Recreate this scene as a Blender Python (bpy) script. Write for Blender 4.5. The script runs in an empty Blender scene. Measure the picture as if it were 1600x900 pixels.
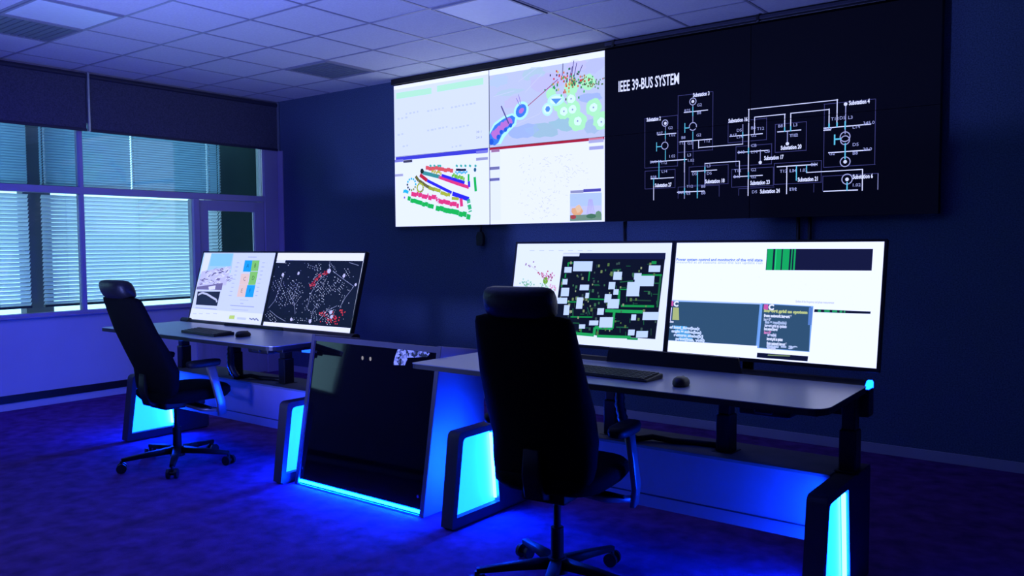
import bpy, bmesh, math, random
import numpy as np
from mathutils import Vector, Matrix
R = math.radians
PI = math.pi
scene = bpy.context.scene
COL = scene.collection
rng = random.Random(7)

# ------------------------------------------------------------------ camera (solved from the room's vanishing lines)
F_PX = 1291.1345
YAW, PITCH, ROLL = R(37.40), R(3.035), R(-0.3356)
EYE = Vector((7.80, -5.86, 1.42))
_cy, _sy, _cp, _sp = math.cos(YAW), math.sin(YAW), math.cos(PITCH), math.sin(PITCH)
_fwd = Vector((-_sy*_cp, _cy*_cp, -_sp)); _rt = Vector((_cy, _sy, 0)); _up = _rt.cross(_fwd)
CAM_R = math.cos(ROLL)*_rt + math.sin(ROLL)*_up
CAM_U = -math.sin(ROLL)*_rt + math.cos(ROLL)*_up
cam_data = bpy.data.cameras.new('camera'); cam = bpy.data.objects.new('camera', cam_data); COL.objects.link(cam)
m = Matrix.Identity(4)
for i in range(3):
    m[i][0] = CAM_R[i]; m[i][1] = CAM_U[i]; m[i][2] = -_fwd[i]; m[i][3] = EYE[i]
cam.matrix_world = m
cam_data.sensor_width = 36; cam_data.lens = F_PX/1600*36; cam_data.clip_start = .05
scene.camera = cam

def at_plane(px, py, origin, normal):
    """point where the sight line of a photo pixel meets a plane (used to measure the writing on the screens)"""
    d = CAM_R*((px-800)/F_PX) + CAM_U*(-(py-450)/F_PX) + _fwd
    t = (origin-EYE).dot(normal)/d.dot(normal)
    return EYE + d*t

# ------------------------------------------------------------------ materials
def lin(c):
    return tuple(((v/255)/12.92 if v/255 <= .04045 else ((v/255+.055)/1.055)**2.4) for v in c)

def mat(name, color, rough=.5, metal=0, emit=None, strength=0, noise=None, bump=None, coat=0, spec=None, trans=None):
    mt = bpy.data.materials.new(name); mt.use_nodes = True
    nt = mt.node_tree; b = nt.nodes['Principled BSDF']
    b.inputs['Base Color'].default_value = (*color, 1)
    b.inputs['Roughness'].default_value = rough; b.inputs['Metallic'].default_value = metal
    if coat: b.inputs['Coat Weight'].default_value = coat
    if spec is not None: b.inputs['Specular IOR Level'].default_value = spec
    if emit:
        b.inputs['Emission Color'].default_value = (*emit, 1); b.inputs['Emission Strength'].default_value = strength
    tc = nt.nodes.new('ShaderNodeTexCoord')
    if noise:
        sc, amt = noise
        n = nt.nodes.new('ShaderNodeTexNoise'); n.inputs['Scale'].default_value = sc; n.inputs['Detail'].default_value = 5
        nt.links.new(tc.outputs['Object'], n.inputs['Vector'])
        rp = nt.nodes.new('ShaderNodeValToRGB')
        rp.color_ramp.elements[0].position = .3; rp.color_ramp.elements[1].position = .7
        rp.color_ramp.elements[0].color = (*[c*(1-amt) for c in color], 1)
        rp.color_ramp.elements[1].color = (*[min(1, c*(1+amt)) for c in color], 1)
        nt.links.new(n.outputs['Fac'], rp.inputs['Fac']); nt.links.new(rp.outputs['Color'], b.inputs['Base Color'])
    if bump:
        sc, st = bump
        n = nt.nodes.new('ShaderNodeTexNoise'); n.inputs['Scale'].default_value = sc
        nt.links.new(tc.outputs['Object'], n.inputs['Vector'])
        bp = nt.nodes.new('ShaderNodeBump'); bp.inputs['Strength'].default_value = st; bp.inputs['Distance'].default_value = .004
        nt.links.new(n.outputs['Fac'], bp.inputs['Height']); nt.links.new(bp.outputs['Normal'], b.inputs['Normal'])
    return mt

def weave(name, color, scale, amt, rough=.9):
    """woven cloth: two crossed fine wave textures in the object's own space"""
    mt = mat(name, color, rough); nt = mt.node_tree; b = nt.nodes['Principled BSDF']
    b.inputs['Specular IOR Level'].default_value = .08
    tc = nt.nodes.new('ShaderNodeTexCoord'); n = nt.nodes.new('ShaderNodeTexNoise'); n.inputs['Scale'].default_value = scale
    n.inputs['Detail'].default_value = 4
    nt.links.new(tc.outputs['Object'], n.inputs['Vector'])
    rp = nt.nodes.new('ShaderNodeValToRGB')
    rp.color_ramp.elements[0].color = (*[c*(1-amt) for c in color], 1); rp.color_ramp.elements[1].color = (*[c*(1+amt) for c in color], 1)
    rp.color_ramp.elements[0].position = .35; rp.color_ramp.elements[1].position = .65
    nt.links.new(n.outputs['Fac'], rp.inputs['Fac']); nt.links.new(rp.outputs['Color'], b.inputs['Base Color'])
    bp = nt.nodes.new('ShaderNodeBump'); bp.inputs['Strength'].default_value = .4; bp.inputs['Distance'].default_value = .003
    nt.links.new(n.outputs['Fac'], bp.inputs['Height']); nt.links.new(bp.outputs['Normal'], b.inputs['Normal'])
    return mt

def emitter(name, color, strength):
    mt = bpy.data.materials.new(name); mt.use_nodes = True; nt = mt.node_tree
    nt.nodes.remove(nt.nodes['Principled BSDF'])
    e = nt.nodes.new('ShaderNodeEmission'); e.inputs['Color'].default_value = (*color, 1); e.inputs['Strength'].default_value = strength
    nt.links.new(e.outputs['Emission'], nt.nodes['Material Output'].inputs['Surface'])
    return mt

def screen_mat(name, strength, gloss=.04):
    """a lit display: its picture is the colour attribute of its own mesh"""
    mt = bpy.data.materials.new(name); mt.use_nodes = True; nt = mt.node_tree
    b = nt.nodes['Principled BSDF']; b.inputs['Base Color'].default_value = (.005, .005, .006, 1)
    b.inputs['Roughness'].default_value = .25; b.inputs['Specular IOR Level'].default_value = gloss
    a = nt.nodes.new('ShaderNodeVertexColor'); a.layer_name = 'picture'
    nt.links.new(a.outputs['Color'], b.inputs['Emission Color']); b.inputs['Emission Strength'].default_value = strength
    return mt

LED = (.0012, .040, 1.0)
M = {}
M['carpet'] = mat('blue grey carpet', (.105, .036, .21), .95, noise=(9, .35), bump=(220, .7), spec=.1)
M['wall_fabric'] = weave('dark blue acoustic wall cloth', (.085, .125, .195), 120, .25)
M['paint'] = mat('white wall paint', (.62, .60, .64), .7, noise=(3, .03))
M['dark_paint'] = mat('dark wall paint', (.10, .10, .14), .8, noise=(3, .05))
M['frame_paint'] = mat('window frame lacquer', (.42, .38, .50), .45, noise=(4, .03))
M['tile'] = mat('mineral ceiling tile', (.70, .70, .72), .9, noise=(60, .06), bump=(150, .4))
M['tgrid'] = mat('ceiling grid metal', (.33, .33, .38), .35, noise=(5, .04))
M['light_panel'] = mat('prismatic ceiling light panel', (.86, .90, .92), .35, noise=(30, .03))
M['dark_panel'] = mat('smoked ceiling panel', (.18, .21, .24), .5, noise=(30, .05))
M['black_trim'] = mat('black trunking', (.006, .006, .008), .5, noise=(6, .1))
M['skirt'] = mat('grey skirting', (.36, .36, .44), .6, noise=(5, .04))
M['roller'] = weave('grey roller blind cloth', (.085, .085, .11), 90, .2)
M['hem'] = mat('roller blind hem bar', (.03, .03, .05), .5, noise=(5, .05))
M['alu'] = mat('brushed aluminium', (.55, .6, .62), .3, .8, noise=(40, .05))
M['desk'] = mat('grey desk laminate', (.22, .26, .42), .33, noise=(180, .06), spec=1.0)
M['desk_edge'] = mat('black desk edge', (.012, .012, .016), .5, noise=(20, .05))
M['pod'] = mat('dark lacquered end panel', (.042, .030, .058), .55, noise=(8, .05))
M['acrylic'] = mat('edge lit acrylic light panel', (.86, .88, .90), .55, noise=(4, .02), emit=LED, strength=17)
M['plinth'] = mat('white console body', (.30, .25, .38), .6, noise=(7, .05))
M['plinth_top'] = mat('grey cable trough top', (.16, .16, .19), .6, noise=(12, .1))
M['black_metal'] = mat('black powder coat', (.010, .010, .014), .32, .2, noise=(30, .1))
M['black_plastic'] = mat('black plastic', (.008, .008, .010), .45, noise=(30, .1))
M['key'] = mat('dark grey key caps', (.03, .03, .036), .5, noise=(30, .08))
M['chair_cloth'] = weave('black chair cloth', (.0022, .0020, .003), 160, .3)
M['chair_leather'] = mat('black leather', (.008, .008, .011), .45, noise=(60, .15), bump=(90, .3), spec=.28)
M['chair_frame'] = mat('black nylon', (.004, .004, .006), .6, noise=(30, .1), spec=.2)
M['arm_metal'] = mat('satin grey arm upright', (.22, .22, .26), .3, .5, noise=(30, .05))
M['chrome'] = mat('chrome', (.5, .5, .55), .15, 1, noise=(20, .03))
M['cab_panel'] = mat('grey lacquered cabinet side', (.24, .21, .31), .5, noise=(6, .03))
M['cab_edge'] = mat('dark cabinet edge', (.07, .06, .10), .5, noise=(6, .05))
M['black_glass'] = mat('smoked black glass', (.002, .002, .003), .04, noise=(4, .1), spec=.45)
M['housing'] = mat('black display housing', (.006, .006, .008), .4, noise=(20, .1))
M['led_tube'] = emitter('led tube glow', LED, 560)
M['led_soft'] = emitter('led strip glow', LED, 25)
M['led_under'] = emitter('cabinet underglow led', (.0001, .026, 1.0), 1300)
M['led_rail'] = emitter('rail led glow', (.005, .05, 1), 5)
M['screen'] = screen_mat('lit display', 1.0)
M['slat'] = None

def glass_mat():
    mt = bpy.data.materials.new('window glass'); mt.use_nodes = True; nt = mt.node_tree
    nt.nodes.remove(nt.nodes['Principled BSDF'])
    t = nt.nodes.new('ShaderNodeBsdfTransparent'); t.inputs['Color'].default_value = (.86, .93, .95, 1)
    g = nt.nodes.new('ShaderNodeBsdfGlossy'); g.inputs['Roughness'].default_value = .03
    fr = nt.nodes.new('ShaderNodeFresnel'); fr.inputs['IOR'].default_value = 1.5
    mx = nt.nodes.new('ShaderNodeMixShader')
    nt.links.new(fr.outputs['Fac'], mx.inputs['Fac']); nt.links.new(t.outputs['BSDF'], mx.inputs[1]); nt.links.new(g.outputs['BSDF'], mx.inputs[2])
    nt.links.new(mx.outputs['Shader'], nt.nodes['Material Output'].inputs['Surface'])
    return mt
M['glass'] = glass_mat()

def slat_mat(name, col, tr):
    mt = bpy.data.materials.new(name); mt.use_nodes = True; nt = mt.node_tree
    nt.nodes.remove(nt.nodes['Principled BSDF'])
    d = nt.nodes.new('ShaderNodeBsdfDiffuse'); d.inputs['Color'].default_value = (*col, 1)
    t = nt.nodes.new('ShaderNodeBsdfTranslucent'); t.inputs['Color'].default_value = (*col, 1)
    mx = nt.nodes.new('ShaderNodeMixShader'); mx.inputs['Fac'].default_value = tr
    nt.links.new(d.outputs['BSDF'], mx.inputs[1]); nt.links.new(t.outputs['BSDF'], mx.inputs[2])
    nt.links.new(mx.outputs['Shader'], nt.nodes['Material Output'].inputs['Surface'])
    return mt
M['slat'] = slat_mat('white blind slats', (.82, .86, .90), .58)
M['slat_dense'] = slat_mat('grey blind slats', (.56, .72, .82), .5)

# ------------------------------------------------------------------ mesh helpers
def tag(o, label=None, cat=None, group=None, kind=None):
    if label: o['label'] = label
    if cat: o['category'] = cat
    if group: o['group'] = group
    if kind: o['kind'] = kind
    return o

def empty(name, loc, rz=0):
    o = bpy.data.objects.new(name, None); COL.objects.link(o)
    o.location = loc; o.rotation_euler = (0, 0, rz); o.empty_display_size = .1
    return o

class MB:
    """collects shapes and links them as ONE mesh object"""
    def __init__(s): s.bm = bmesh.new()
    def _merge(s, b, mi=0, smooth=False):
        for f in b.faces: f.material_index = mi; f.smooth = smooth
        me = bpy.data.meshes.new('tmp'); b.to_mesh(me); b.free(); s.bm.from_mesh(me); bpy.data.meshes.remove(me)
    def box(s, x0, x1, y0, y1, z0, z1, bev=0, mi=0, rot=None, seg=2):
        b = bmesh.new(); bmesh.ops.create_cube(b, size=1)
        c = Vector(((x0+x1)/2, (y0+y1)/2, (z0+z1)/2))
        for v in b.verts: v.co = Vector((v.co.x*(x1-x0), v.co.y*(y1-y0), v.co.z*(z1-z0)))
        if bev: bmesh.ops.bevel(b, geom=b.edges[:], offset=bev, segments=seg, profile=.5, affect='EDGES')
        mt = Matrix.Translation(c) @ (rot.to_4x4() if rot else Matrix.Identity(4))
        bmesh.ops.transform(b, matrix=mt, verts=b.verts[:])
        s._merge(b, mi); return s
    def prism(s, pts, ax, a0, a1, bev=0, mi=0, holes=None):
        """outline in the plane across axis ax, swept from a0 to a1"""
        b = bmesh.new()
        def P(p, a):
            if ax == 'x': return (a, p[0], p[1])
            if ax == 'y': return (p[0], a, p[1])
            return (p[0], p[1], a)
        n = len(pts)
        lo = [b.verts.new(P(p, a0)) for p in pts]; hi = [b.verts.new(P(p, a1)) for p in pts]
        if not holes:
            b.faces.new(lo); b.faces.new(hi)
        else:
            h = holes; k = len(h)   # hole has as many points as the outline, ring-matched
            l2 = [b.verts.new(P(p, a0)) for p in h]; h2 = [b.verts.new(P(p, a1)) for p in h]
            for i in range(n):
                j = (i+1) % n
                b.faces.new((lo[i], lo[j], l2[j], l2[i])); b.faces.new((hi[i], hi[j], h2[j], h2[i])); b.faces.new((l2[i], l2[j], h2[j], h2[i]))
        for i in range(n):
            j = (i+1) % n; b.faces.new((lo[i], lo[j], hi[j], hi[i]))
        bmesh.ops.recalc_face_normals(b, faces=b.faces[:])
        if bev: bmesh.ops.bevel(b, geom=b.edges[:], offset=bev, segments=2, profile=.5, affect='EDGES')
        s._merge(b, mi); return s
    def cyl(s, p0, p1, r0, r1=None, n=20, mi=0):
        p0, p1 = Vector(p0), Vector(p1); r1 = r0 if r1 is None else r1
        d = p1-p0; L = d.length
        b = bmesh.new(); bmesh.ops.create_cone(b, cap_ends=True, segments=n, radius1=r0, radius2=r1, depth=L)
        q = Vector((0, 0, 1)).rotation_difference(d.normalized()).to_matrix().to_4x4()
        bmesh.ops.transform(b, matrix=Matrix.Translation((p0+p1)/2) @ q, verts=b.verts[:])
        s._merge(b, mi, False)
        return s
    def ball(s, c, r, n=12, mi=0, sc=(1, 1, 1)):
        b = bmesh.new(); bmesh.ops.create_uvsphere(b, u_segments=n, v_segments=max(4, n//2), radius=r)
        for v in b.verts: v.co = Vector((v.co.x*sc[0], v.co.y*sc[1], v.co.z*sc[2])) + Vector(c)
        s._merge(b, mi, True); return s
    def loft(s, rings, mi=0, smooth=True, close=True):
        b = bmesh.new(); vs = [[b.verts.new(p) for p in r] for r in rings]; n = len(rings[0])
        for a, c in zip(vs, vs[1:]):
            for i in range(n):
                j = (i+1) % n; b.faces.new((a[i], a[j], c[j], c[i]))
        if close: b.faces.new(vs[0]); b.faces.new(vs[-1])
        bmesh.ops.recalc_face_normals(b, faces=b.faces[:])
        s._merge(b, mi, smooth); return s
    def tube(s, path, r, n=12, mi=0):
        path = [Vector(p) for p in path]; rings = []
        for i, p in enumerate(path):
            t = (path[min(i+1, len(path)-1)]-path[max(i-1, 0)]).normalized()
            u = t.cross(Vector((0.123, .456, .88))).normalized(); w = t.cross(u)
            rr = r[i] if isinstance(r, (list, tuple)) else r
            rings.append([p + u*rr*math.cos(2*PI*k/n) + w*rr*math.sin(2*PI*k/n) for k in range(n)])
        return s.loft(rings, mi)
    def bar(s, path, w, h, side=Vector((1, 0, 0)), mi=0, rnd=.3):
        """flat rounded bar along a path: w along `side`, h across"""
        path = [Vector(p) for p in path]; rings = []
        for i, p in enumerate(path):
            t = (path[min(i+1, len(path)-1)]-path[max(i-1, 0)]).normalized()
            v = t.cross(side).normalized()
            ww = w[i] if isinstance(w, (list, tuple)) else w; hh = h[i] if isinstance(h, (list, tuple)) else h
            ring = []
            for k in range(16):
                a = 2*PI*k/16; c, q = math.cos(a), math.sin(a)
                ring.append(p + side*(ww/2*math.copysign(abs(c)**rnd, c)) + v*(hh/2*math.copysign(abs(q)**rnd, q)))
            rings.append(ring)
        return s.loft(rings, mi)
    def build(s, name, mats, parent=None, smooth_angle=None):
        me = bpy.data.meshes.new(name); s.bm.to_mesh(me); s.bm.free()
        for mt in (mats if isinstance(mats, (list, tuple)) else [mats]): me.materials.append(mt)
        o = bpy.data.objects.new(name, me); COL.objects.link(o)
        if parent: o.parent = parent
        return o

def srings(spec, n=32, p=3.2):
    """horizontal superellipse rings: (cx, cy, z, half x, half y, forward curl of the sides, tilt dy per x)"""
    out = []
    for (cx, cy, z, hx, hy, curl) in spec:
        r = []
        for k in range(n):
            a = 2*PI*k/n; c, q = math.cos(a), math.sin(a)
            x = hx*math.copysign(abs(c)**(2/p), c); y = hy*math.copysign(abs(q)**(2/p), q)
            r.append(Vector((cx+x, cy+y+curl*(x/max(hx, 1e-4))**2, z)))
        out.append(r)
    return out

def struct(name, mb, mats, parent=None):
    o = mb.build(name, mats, parent)
    if parent is None: o['kind'] = 'structure'
    return o

def copy_tree(o, parent=None):
    c = o.copy(); COL.objects.link(c)
    if parent: c.parent = parent
    for ch in list(o.children): copy_tree(ch, c)
    return c

# ------------------------------------------------------------------ display pictures
COOL = (.92, .98, 1.42)     # the displays' cool white point
def text_mesh(body, size=1.0, bold=.0, xs=1.0):
    cu = bpy.data.curves.new('lettering', 'FONT'); cu.body = body; cu.size = size; cu.offset = bold
    cu.resolution_u = 2
    o = bpy.data.objects.new('lettering', cu); me = o.to_mesh()
    polys = [[(me.vertices[i].co.x*xs, me.vertices[i].co.y) for i in f.vertices] for f in me.polygons]
    o.to_mesh_clear(); bpy.data.objects.remove(o); bpy.data.curves.remove(cu)
    return polys

class Canvas:
    """picture on a display: polygons in the display's own metres (x right, z up), one colour each, as ONE mesh"""
    def __init__(s, frame_matrix, w, h):
        s.mw, s.w, s.h = frame_matrix, w, h; s.inv = frame_matrix.inverted()
        s.o = frame_matrix.to_translation(); s.n = (frame_matrix.to_3x3() @ Vector((0, 1, 0))).normalized()
        s.items = []
    def px(s, q):
        """measure a photo point on this display"""
        v = s.inv @ at_plane(q[0], q[1], s.o, s.n); return (v.x, v.z)
    def poly(s, pts, col, layer=1):
        s.items.append((pts, lin(col) if max(col) > 1.001 or isinstance(col[0], int) else col, layer))
    def clip(s, x0, x1, z0, z1):
        x0, x1 = max(x0, -s.w/2), min(x1, s.w/2); z0, z1 = max(z0, 0), min(z1, s.h)
        return None if x1-x0 < 1e-5 or z1-z0 < 1e-5 else (x0, x1, z0, z1)
    def rect(s, x0, x1, z0, z1, col, layer=1):
        c = s.clip(min(x0, x1), max(x0, x1), min(z0, z1), max(z0, z1))
        if c: x0, x1, z0, z1 = c; s.poly([(x0, z0), (x1, z0), (x1, z1), (x0, z1)], col, layer)
    def prect(s, a, b, col, layer=1):
        (x0, z0), (x1, z1) = s.px(a), s.px(b); s.rect(x0, x1, z0, z1, col, layer)
    def ppoly(s, pts, col, layer=1):
        out = []
        for q in pts:
            x, z = s.px(q); out.append((min(max(x, -s.w/2), s.w/2), min(max(z, 0), s.h)))
        s.poly(out, col, layer)
    def line(s, a, b, wd, col, layer=2):
        if abs(a[0]-b[0]) < 1e-6 or abs(a[1]-b[1]) < 1e-6:
            s.rect(min(a[0], b[0])-wd/2, max(a[0], b[0])+wd/2, min(a[1], b[1])-wd/2, max(a[1], b[1])+wd/2, col, layer); return
        for q in (a, b):
            if abs(q[0]) > s.w/2 or not 0 <= q[1] <= s.h: return
        d = Vector((b[0]-a[0], b[1]-a[1])).normalized(); nx, nz = -d.y*wd/2, d.x*wd/2
        s.poly([(a[0]+nx, a[1]+nz), (a[0]-nx, a[1]-nz), (b[0]-nx, b[1]-nz), (b[0]+nx, b[1]+nz)], col, layer)
    def pline(s, a, b, wd, col, layer=2): s.line(s.px(a), s.px(b), wd, col, layer)
    def ppath(s, pts, wd, col, layer=2):
        for a, b in zip(pts, pts[1:]): s.pline(a, b, wd, col, layer)
    def ring(s, c, r, wd, col, layer=3, n=20):
        for k in range(n):
            a0, a1 = 2*PI*k/n, 2*PI*(k+1)/n
            q = [(c[0]+(r+e)*math.cos(a), c[1]+(r+e)*math.sin(a)) for a, e in ((a0, wd/2), (a1, wd/2), (a1, -wd/2), (a0, -wd/2))]
            if all(abs(x) <= s.w/2 and 0 <= z <= s.h for x, z in q): s.poly(q, col, layer)
    def disc(s, c, rx, rz, col, layer=2, n=16, wob=0, rot=0):
        pts = []
        for k in range(n):
            a = 2*PI*k/n; w = 1+wob*rng.uniform(-1, 1)
            x, z = rx*w*math.cos(a), rz*w*math.sin(a)
            pts.append((min(max(c[0]+x*math.cos(rot)-z*math.sin(rot), -s.w/2), s.w/2), min(max(c[1]+x*math.sin(rot)+z*math.cos(rot), 0), s.h)))
        s.poly(pts, col, layer)
    def text(s, pos, body, size, col, layer=4, bold=.0, xs=1.0, maxw=None):
        polys = text_mesh(body, size, bold, xs)
        k = 1
        if maxw:
            wmax = max(x for p in polys for x, _ in p); k = maxw/wmax
        for p in polys:
            q = [(pos[0]+x*k, pos[1]+z) for x, z in p]
            if all(abs(x) <= s.w/2 and 0 <= z <= s.h for x, z in q): s.poly(q, col, layer)
    def ptext(s, q, body, size, col, **k): s.text(s.px(q), body, size, col, **k)
    def build(s, name, material, parent, strength=1.0, y=0.0, step=.00035):
        vs, fs, cs = [], [], []
        for pts, col, layer in s.items:
            b = len(vs); vs += [(x, y-layer*step, z) for x, z in pts]
            ar = sum(p[0]*q[1]-q[0]*p[1] for p, q in zip(pts, pts[1:]+pts[:1]))
            idx = list(range(b, b+len(pts))); fs.append(idx if ar > 0 else idx[::-1]); cs.append(col)
        me = bpy.data.meshes.new(name); me.from_pydata(vs, [], fs); me.update()
        at = me.color_attributes.new('picture', 'FLOAT_COLOR', 'CORNER')
        buf = []
        for f, c in zip(me.polygons, cs): buf += [c[0]*strength*COOL[0], c[1]*strength*COOL[1], c[2]*strength*COOL[2], 1.0]*f.loop_total
        at.data.foreach_set('color', buf)
        me.materials.append(material)
        o = bpy.data.objects.new(name, me); COL.objects.link(o); o.parent = parent
        return o

# ================================================================== THE ROOM
RX, RY, H = 10.4, -9.6, 3.03
struct('floor', MB().box(-.12, RX, RY, .0, -.08, 0), M['carpet'])
# ceiling: tiles with a slim metal grid a little below them
c = MB(); c.box(-.12, RX, RY, 0, H, H+.08)
GX = [2.10+.592*k for k in range(-4, 15)]; GY = [-1.05+.593*k for k in range(-15, 2)]
for x in GX:
    if 0 < x < RX: c.box(x-.009, x+.009, RY, 0, H-.004, H+.002, mi=1)
for y in GY:
    if RY < y < 0: c.box(0, RX, y-.009, y+.009, H-.0043, H+.002, mi=1)
struct('ceiling', c, [M['tile'], M['tgrid']])
struct('wall_back', MB().box(-.12, RX, 0, .12, -.08, H+.08), M['wall_fabric'])
struct('wall_right', MB().box(RX, RX+.12, RY, .12, -.08, H+.08), M['dark_paint'])
struct('wall_front', MB().box(-.12, RX+.12, RY-.12, RY, -.08, H+.08), M['dark_paint'])
WL = MB()
WL.box(-.12, 0, RY, -1.05, -.08, .80); WL.box(-.12, 0, RY, -6.3, .80, H+.08); WL.box(-.12, 0, -6.3, 0, 2.62, H+.08)
struct('wall_left', WL, M['paint'])
struct('baseboard_back', MB().box(.02, RX, -.015, -.0005, 0.001, .068, .002), M['skirt'])
struct('baseboard_left', MB().box(.0005, .014, RY+.01, -1.06, 0.001, .066, .002), M['paint'])
struct('trim_1', MB().box(.0005, .022, RY+.01, -1.06, .067, .134, .002), M['black_trim'])

# window in the left wall: frame + panes; the glazed door beside it
W = empty('window_1', (0, 0, 0)); W['kind'] = 'structure'
fr = MB()
fr.box(-.09, .012, -6.3, -1.05, .80, .832, .003)
fr.box(-.07, .012, -6.3, -.19, 1.905, 1.967, .003)
fr.box(-.07, .012, -6.3, -.19, 2.56, 2.62, .003)
for y in (-6.27, -4.25, -2.185): fr.box(-.07, .010, y-.017, y+.017, .832, 2.56, .003)
fr.build('window_frame', M['frame_paint'], W)
def pane(y0, y1, z0, z1, par):
    return MB().box(-.034, -.028, y0, y1, z0, z1).build('window_pane', M['glass'], par)
for y0, y1 in ((-6.25, -4.27), (-4.23, -2.204)): pane(y0, y1, .832, 1.905, W); pane(y0, y1, 1.967, 2.56, W)
pane(-2.166, -1.06, .832, 1.905, W); pane(-2.166, -.2, 1.967, 2.56, W)
struct('trim_2', MB().box(-.10, .03, -6.3, -1.05, .792, .806, .004), M['frame_paint'])   # sill board
D = empty('door_1', (0, -.6, 0)); D['kind'] = 'structure'
d = MB(); d.box(-.10, .014, -.46, -.395, 0, 1.905, .003); d.box(-.10, .014, .41, .585, 0, 2.62, .003)
d.build('door_frame', M['frame_paint'], D)
d = MB()
d.box(-.055, -.005, -.39, -.285, .01, 1.90, .003); d.box(-.055, -.005, .285, .405, .01, 1.90, .003)
d.box(-.055, -.005, -.285, .285, 1.79, 1.90, .003); d.box(-.055, -.005, -.285, .285, .01, .90, .003)
lf = d.build('door_leaf', M['frame_paint'], D)
MB().box(-.034, -.028, -.285, .285, .90, 1.79).build('door_pane', M['glass'], D)
hd = MB(); hd.cyl((.0, .35, 1.02), (.05, .35, 1.02), .010); hd.bar([(.05, .36, 1.02), (.05, .25, 1.02)], .018, .018); hd.build('door_handle', M['alu'], lf)
# light metal corner profiles beside the jamb
struct('trim_3', MB().box(.001, .10, -.012, -.0005, .07, 2.48, .002), M['frame_paint'])

# outside the glazing: post, pale reveal strips and a dark neighbouring facade
struct('trim_4', MB().box(-.42, -.30, -2.57, -2.33, -.05, 2.9), M['dark_paint'])
ex = MB(); ex.box(-.60, -.50, -.56, .9, -.08, 3.2); ex.box(-.60, -.12, .15, .25, -.08, 3.2)
struct('wall_outside', ex, mat('dark green outside cladding', (.035, .075, .075), .8, noise=(5, .1)))
st = MB(); st.box(-.50, -.46, -.60, -.555, .0, 3.0); st.box(-.30, -.26, -.075, -.025, .0, 3.0)
struct('trim_5', st, M['slat'])

# venetian blinds behind the glass
def blind(name, y0, y1, z0, z1, pitch, depth, ang, material, label, chains):
    root = empty(name, (-.16, (y0+y1)/2, z0)); tag(root, label, 'blind', 'slatted blinds behind the window')
    b = MB(); w = (y1-y0)/2; n = int((z1-z0-.06)/pitch)
    ca, sa = math.cos(ang)*depth/2, math.sin(ang)*depth/2
    for i in range(n):
        z = .035+i*pitch
        # gently cupped slat, high edge towards the room
        prof = [(-ca, -sa), (0, .0022), (ca, sa), (ca, sa-.0009), (0, .0013), (-ca, -sa-.0009)]
        cuts = sorted(cy-(y0+y1)/2 for cy, _, _ in chains)      # cord slots let the daylight through
        ends = [-w]+[v for cq in cuts for v in (cq-.006, cq+.006)]+[w]
        for ya, yb_ in zip(ends[0::2], ends[1::2]): b.prism([(x, z+q) for x, q in prof], 'y', ya, yb_)
    b.build('slats', material, root)
    MB().box(-.02, .02, -w, w, 0, .022, .004).build('bottom_bar', M['hem'], root)
    MB().box(-.025, .025, -w, w, z1-z0-.035, z1-z0, .003).build('head_rail', M['hem'], root)
    for y in (-.7, 0, .7):
        if abs(y) < w: MB().cyl((.0, y, .01), (.0, y, z1-z0-.02), .0012, n=6).build('ladder_cord', M['alu'], root)
    for (cy, cz0, cz1) in chains:
        ch = MB(); k = int((cz1-cz0)/.030)
        for i in range(k): ch.ball((.045, cy-(y0+y1)/2, cz0-z0+i*.030), .0085, n=8)
        ch.cyl((.045, cy-(y0+y1)/2, cz0-z0), (.045, cy-(y0+y1)/2, cz1-z0), .002, n=6)
        ch.build('bead_chain', M['light_panel'], root)
    return root
blind('venetian_blind', -4.5, -2.585, .87, 1.955, .036, .044, R(46), M['slat'], 'slatted white blind left of the dark post, lower window row', [])
blind('venetian_blind', -2.475, -.64, .87, 1.955, .036, .044, R(46), M['slat'], 'wide slatted white blind right of the dark post, lower window row', [(-.665, .92, 1.86)])
blind('venetian_blind', -4.5, -2.585, 1.960, 2.60, .024, .034, R(48), M['slat_dense'], 'closed bluish blind left of the dark post, upper window row', [])
blind('venetian_blind', -2.475, -.64, 1.960, 2.60, .024, .034, R(48), M['slat_dense'], 'closed bluish blind right of the dark post, upper window row', [(-2.450, 2.0, 2.55), (-1.622, 1.99, 2.55), (-.794, 1.99, 2.55), (-.665, 2.0, 2.55)])

# roller blinds above the window
def roller(y0, y1, label, strips):
    root = empty('roller_blind', (.03, (y0+y1)/2, 2.48)); tag(root, label, 'roller blind', 'roller blinds above the window')
    w = (y1-y0)/2
    MB().box(0, .006, -w+.012, w-.012, .022, .53).build('cloth', M['roller'], root)
    MB().box(-.008, .014, -w+.01, w-.01, 0, .024, .004).build('hem_bar', M['hem'], root)
    MB().cyl((-.0, -w+.01, .505), (-.0, w-.01, .505), .022).build('roller_tube', M['hem'], root)
    for q in strips: MB().box(-.012, .024, q*w-.010, q*w+.010, .0, .54, .002).build('side_channel', M['alu'], root)
roller(-4.10, -2.125, 'dark grey roller blind left of the pale channel, drawn over the top of the window', [])
roller(-2.115, -.012, 'dark grey roller blind between the pale channel and the room corner', [-1.0, .995])

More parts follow.
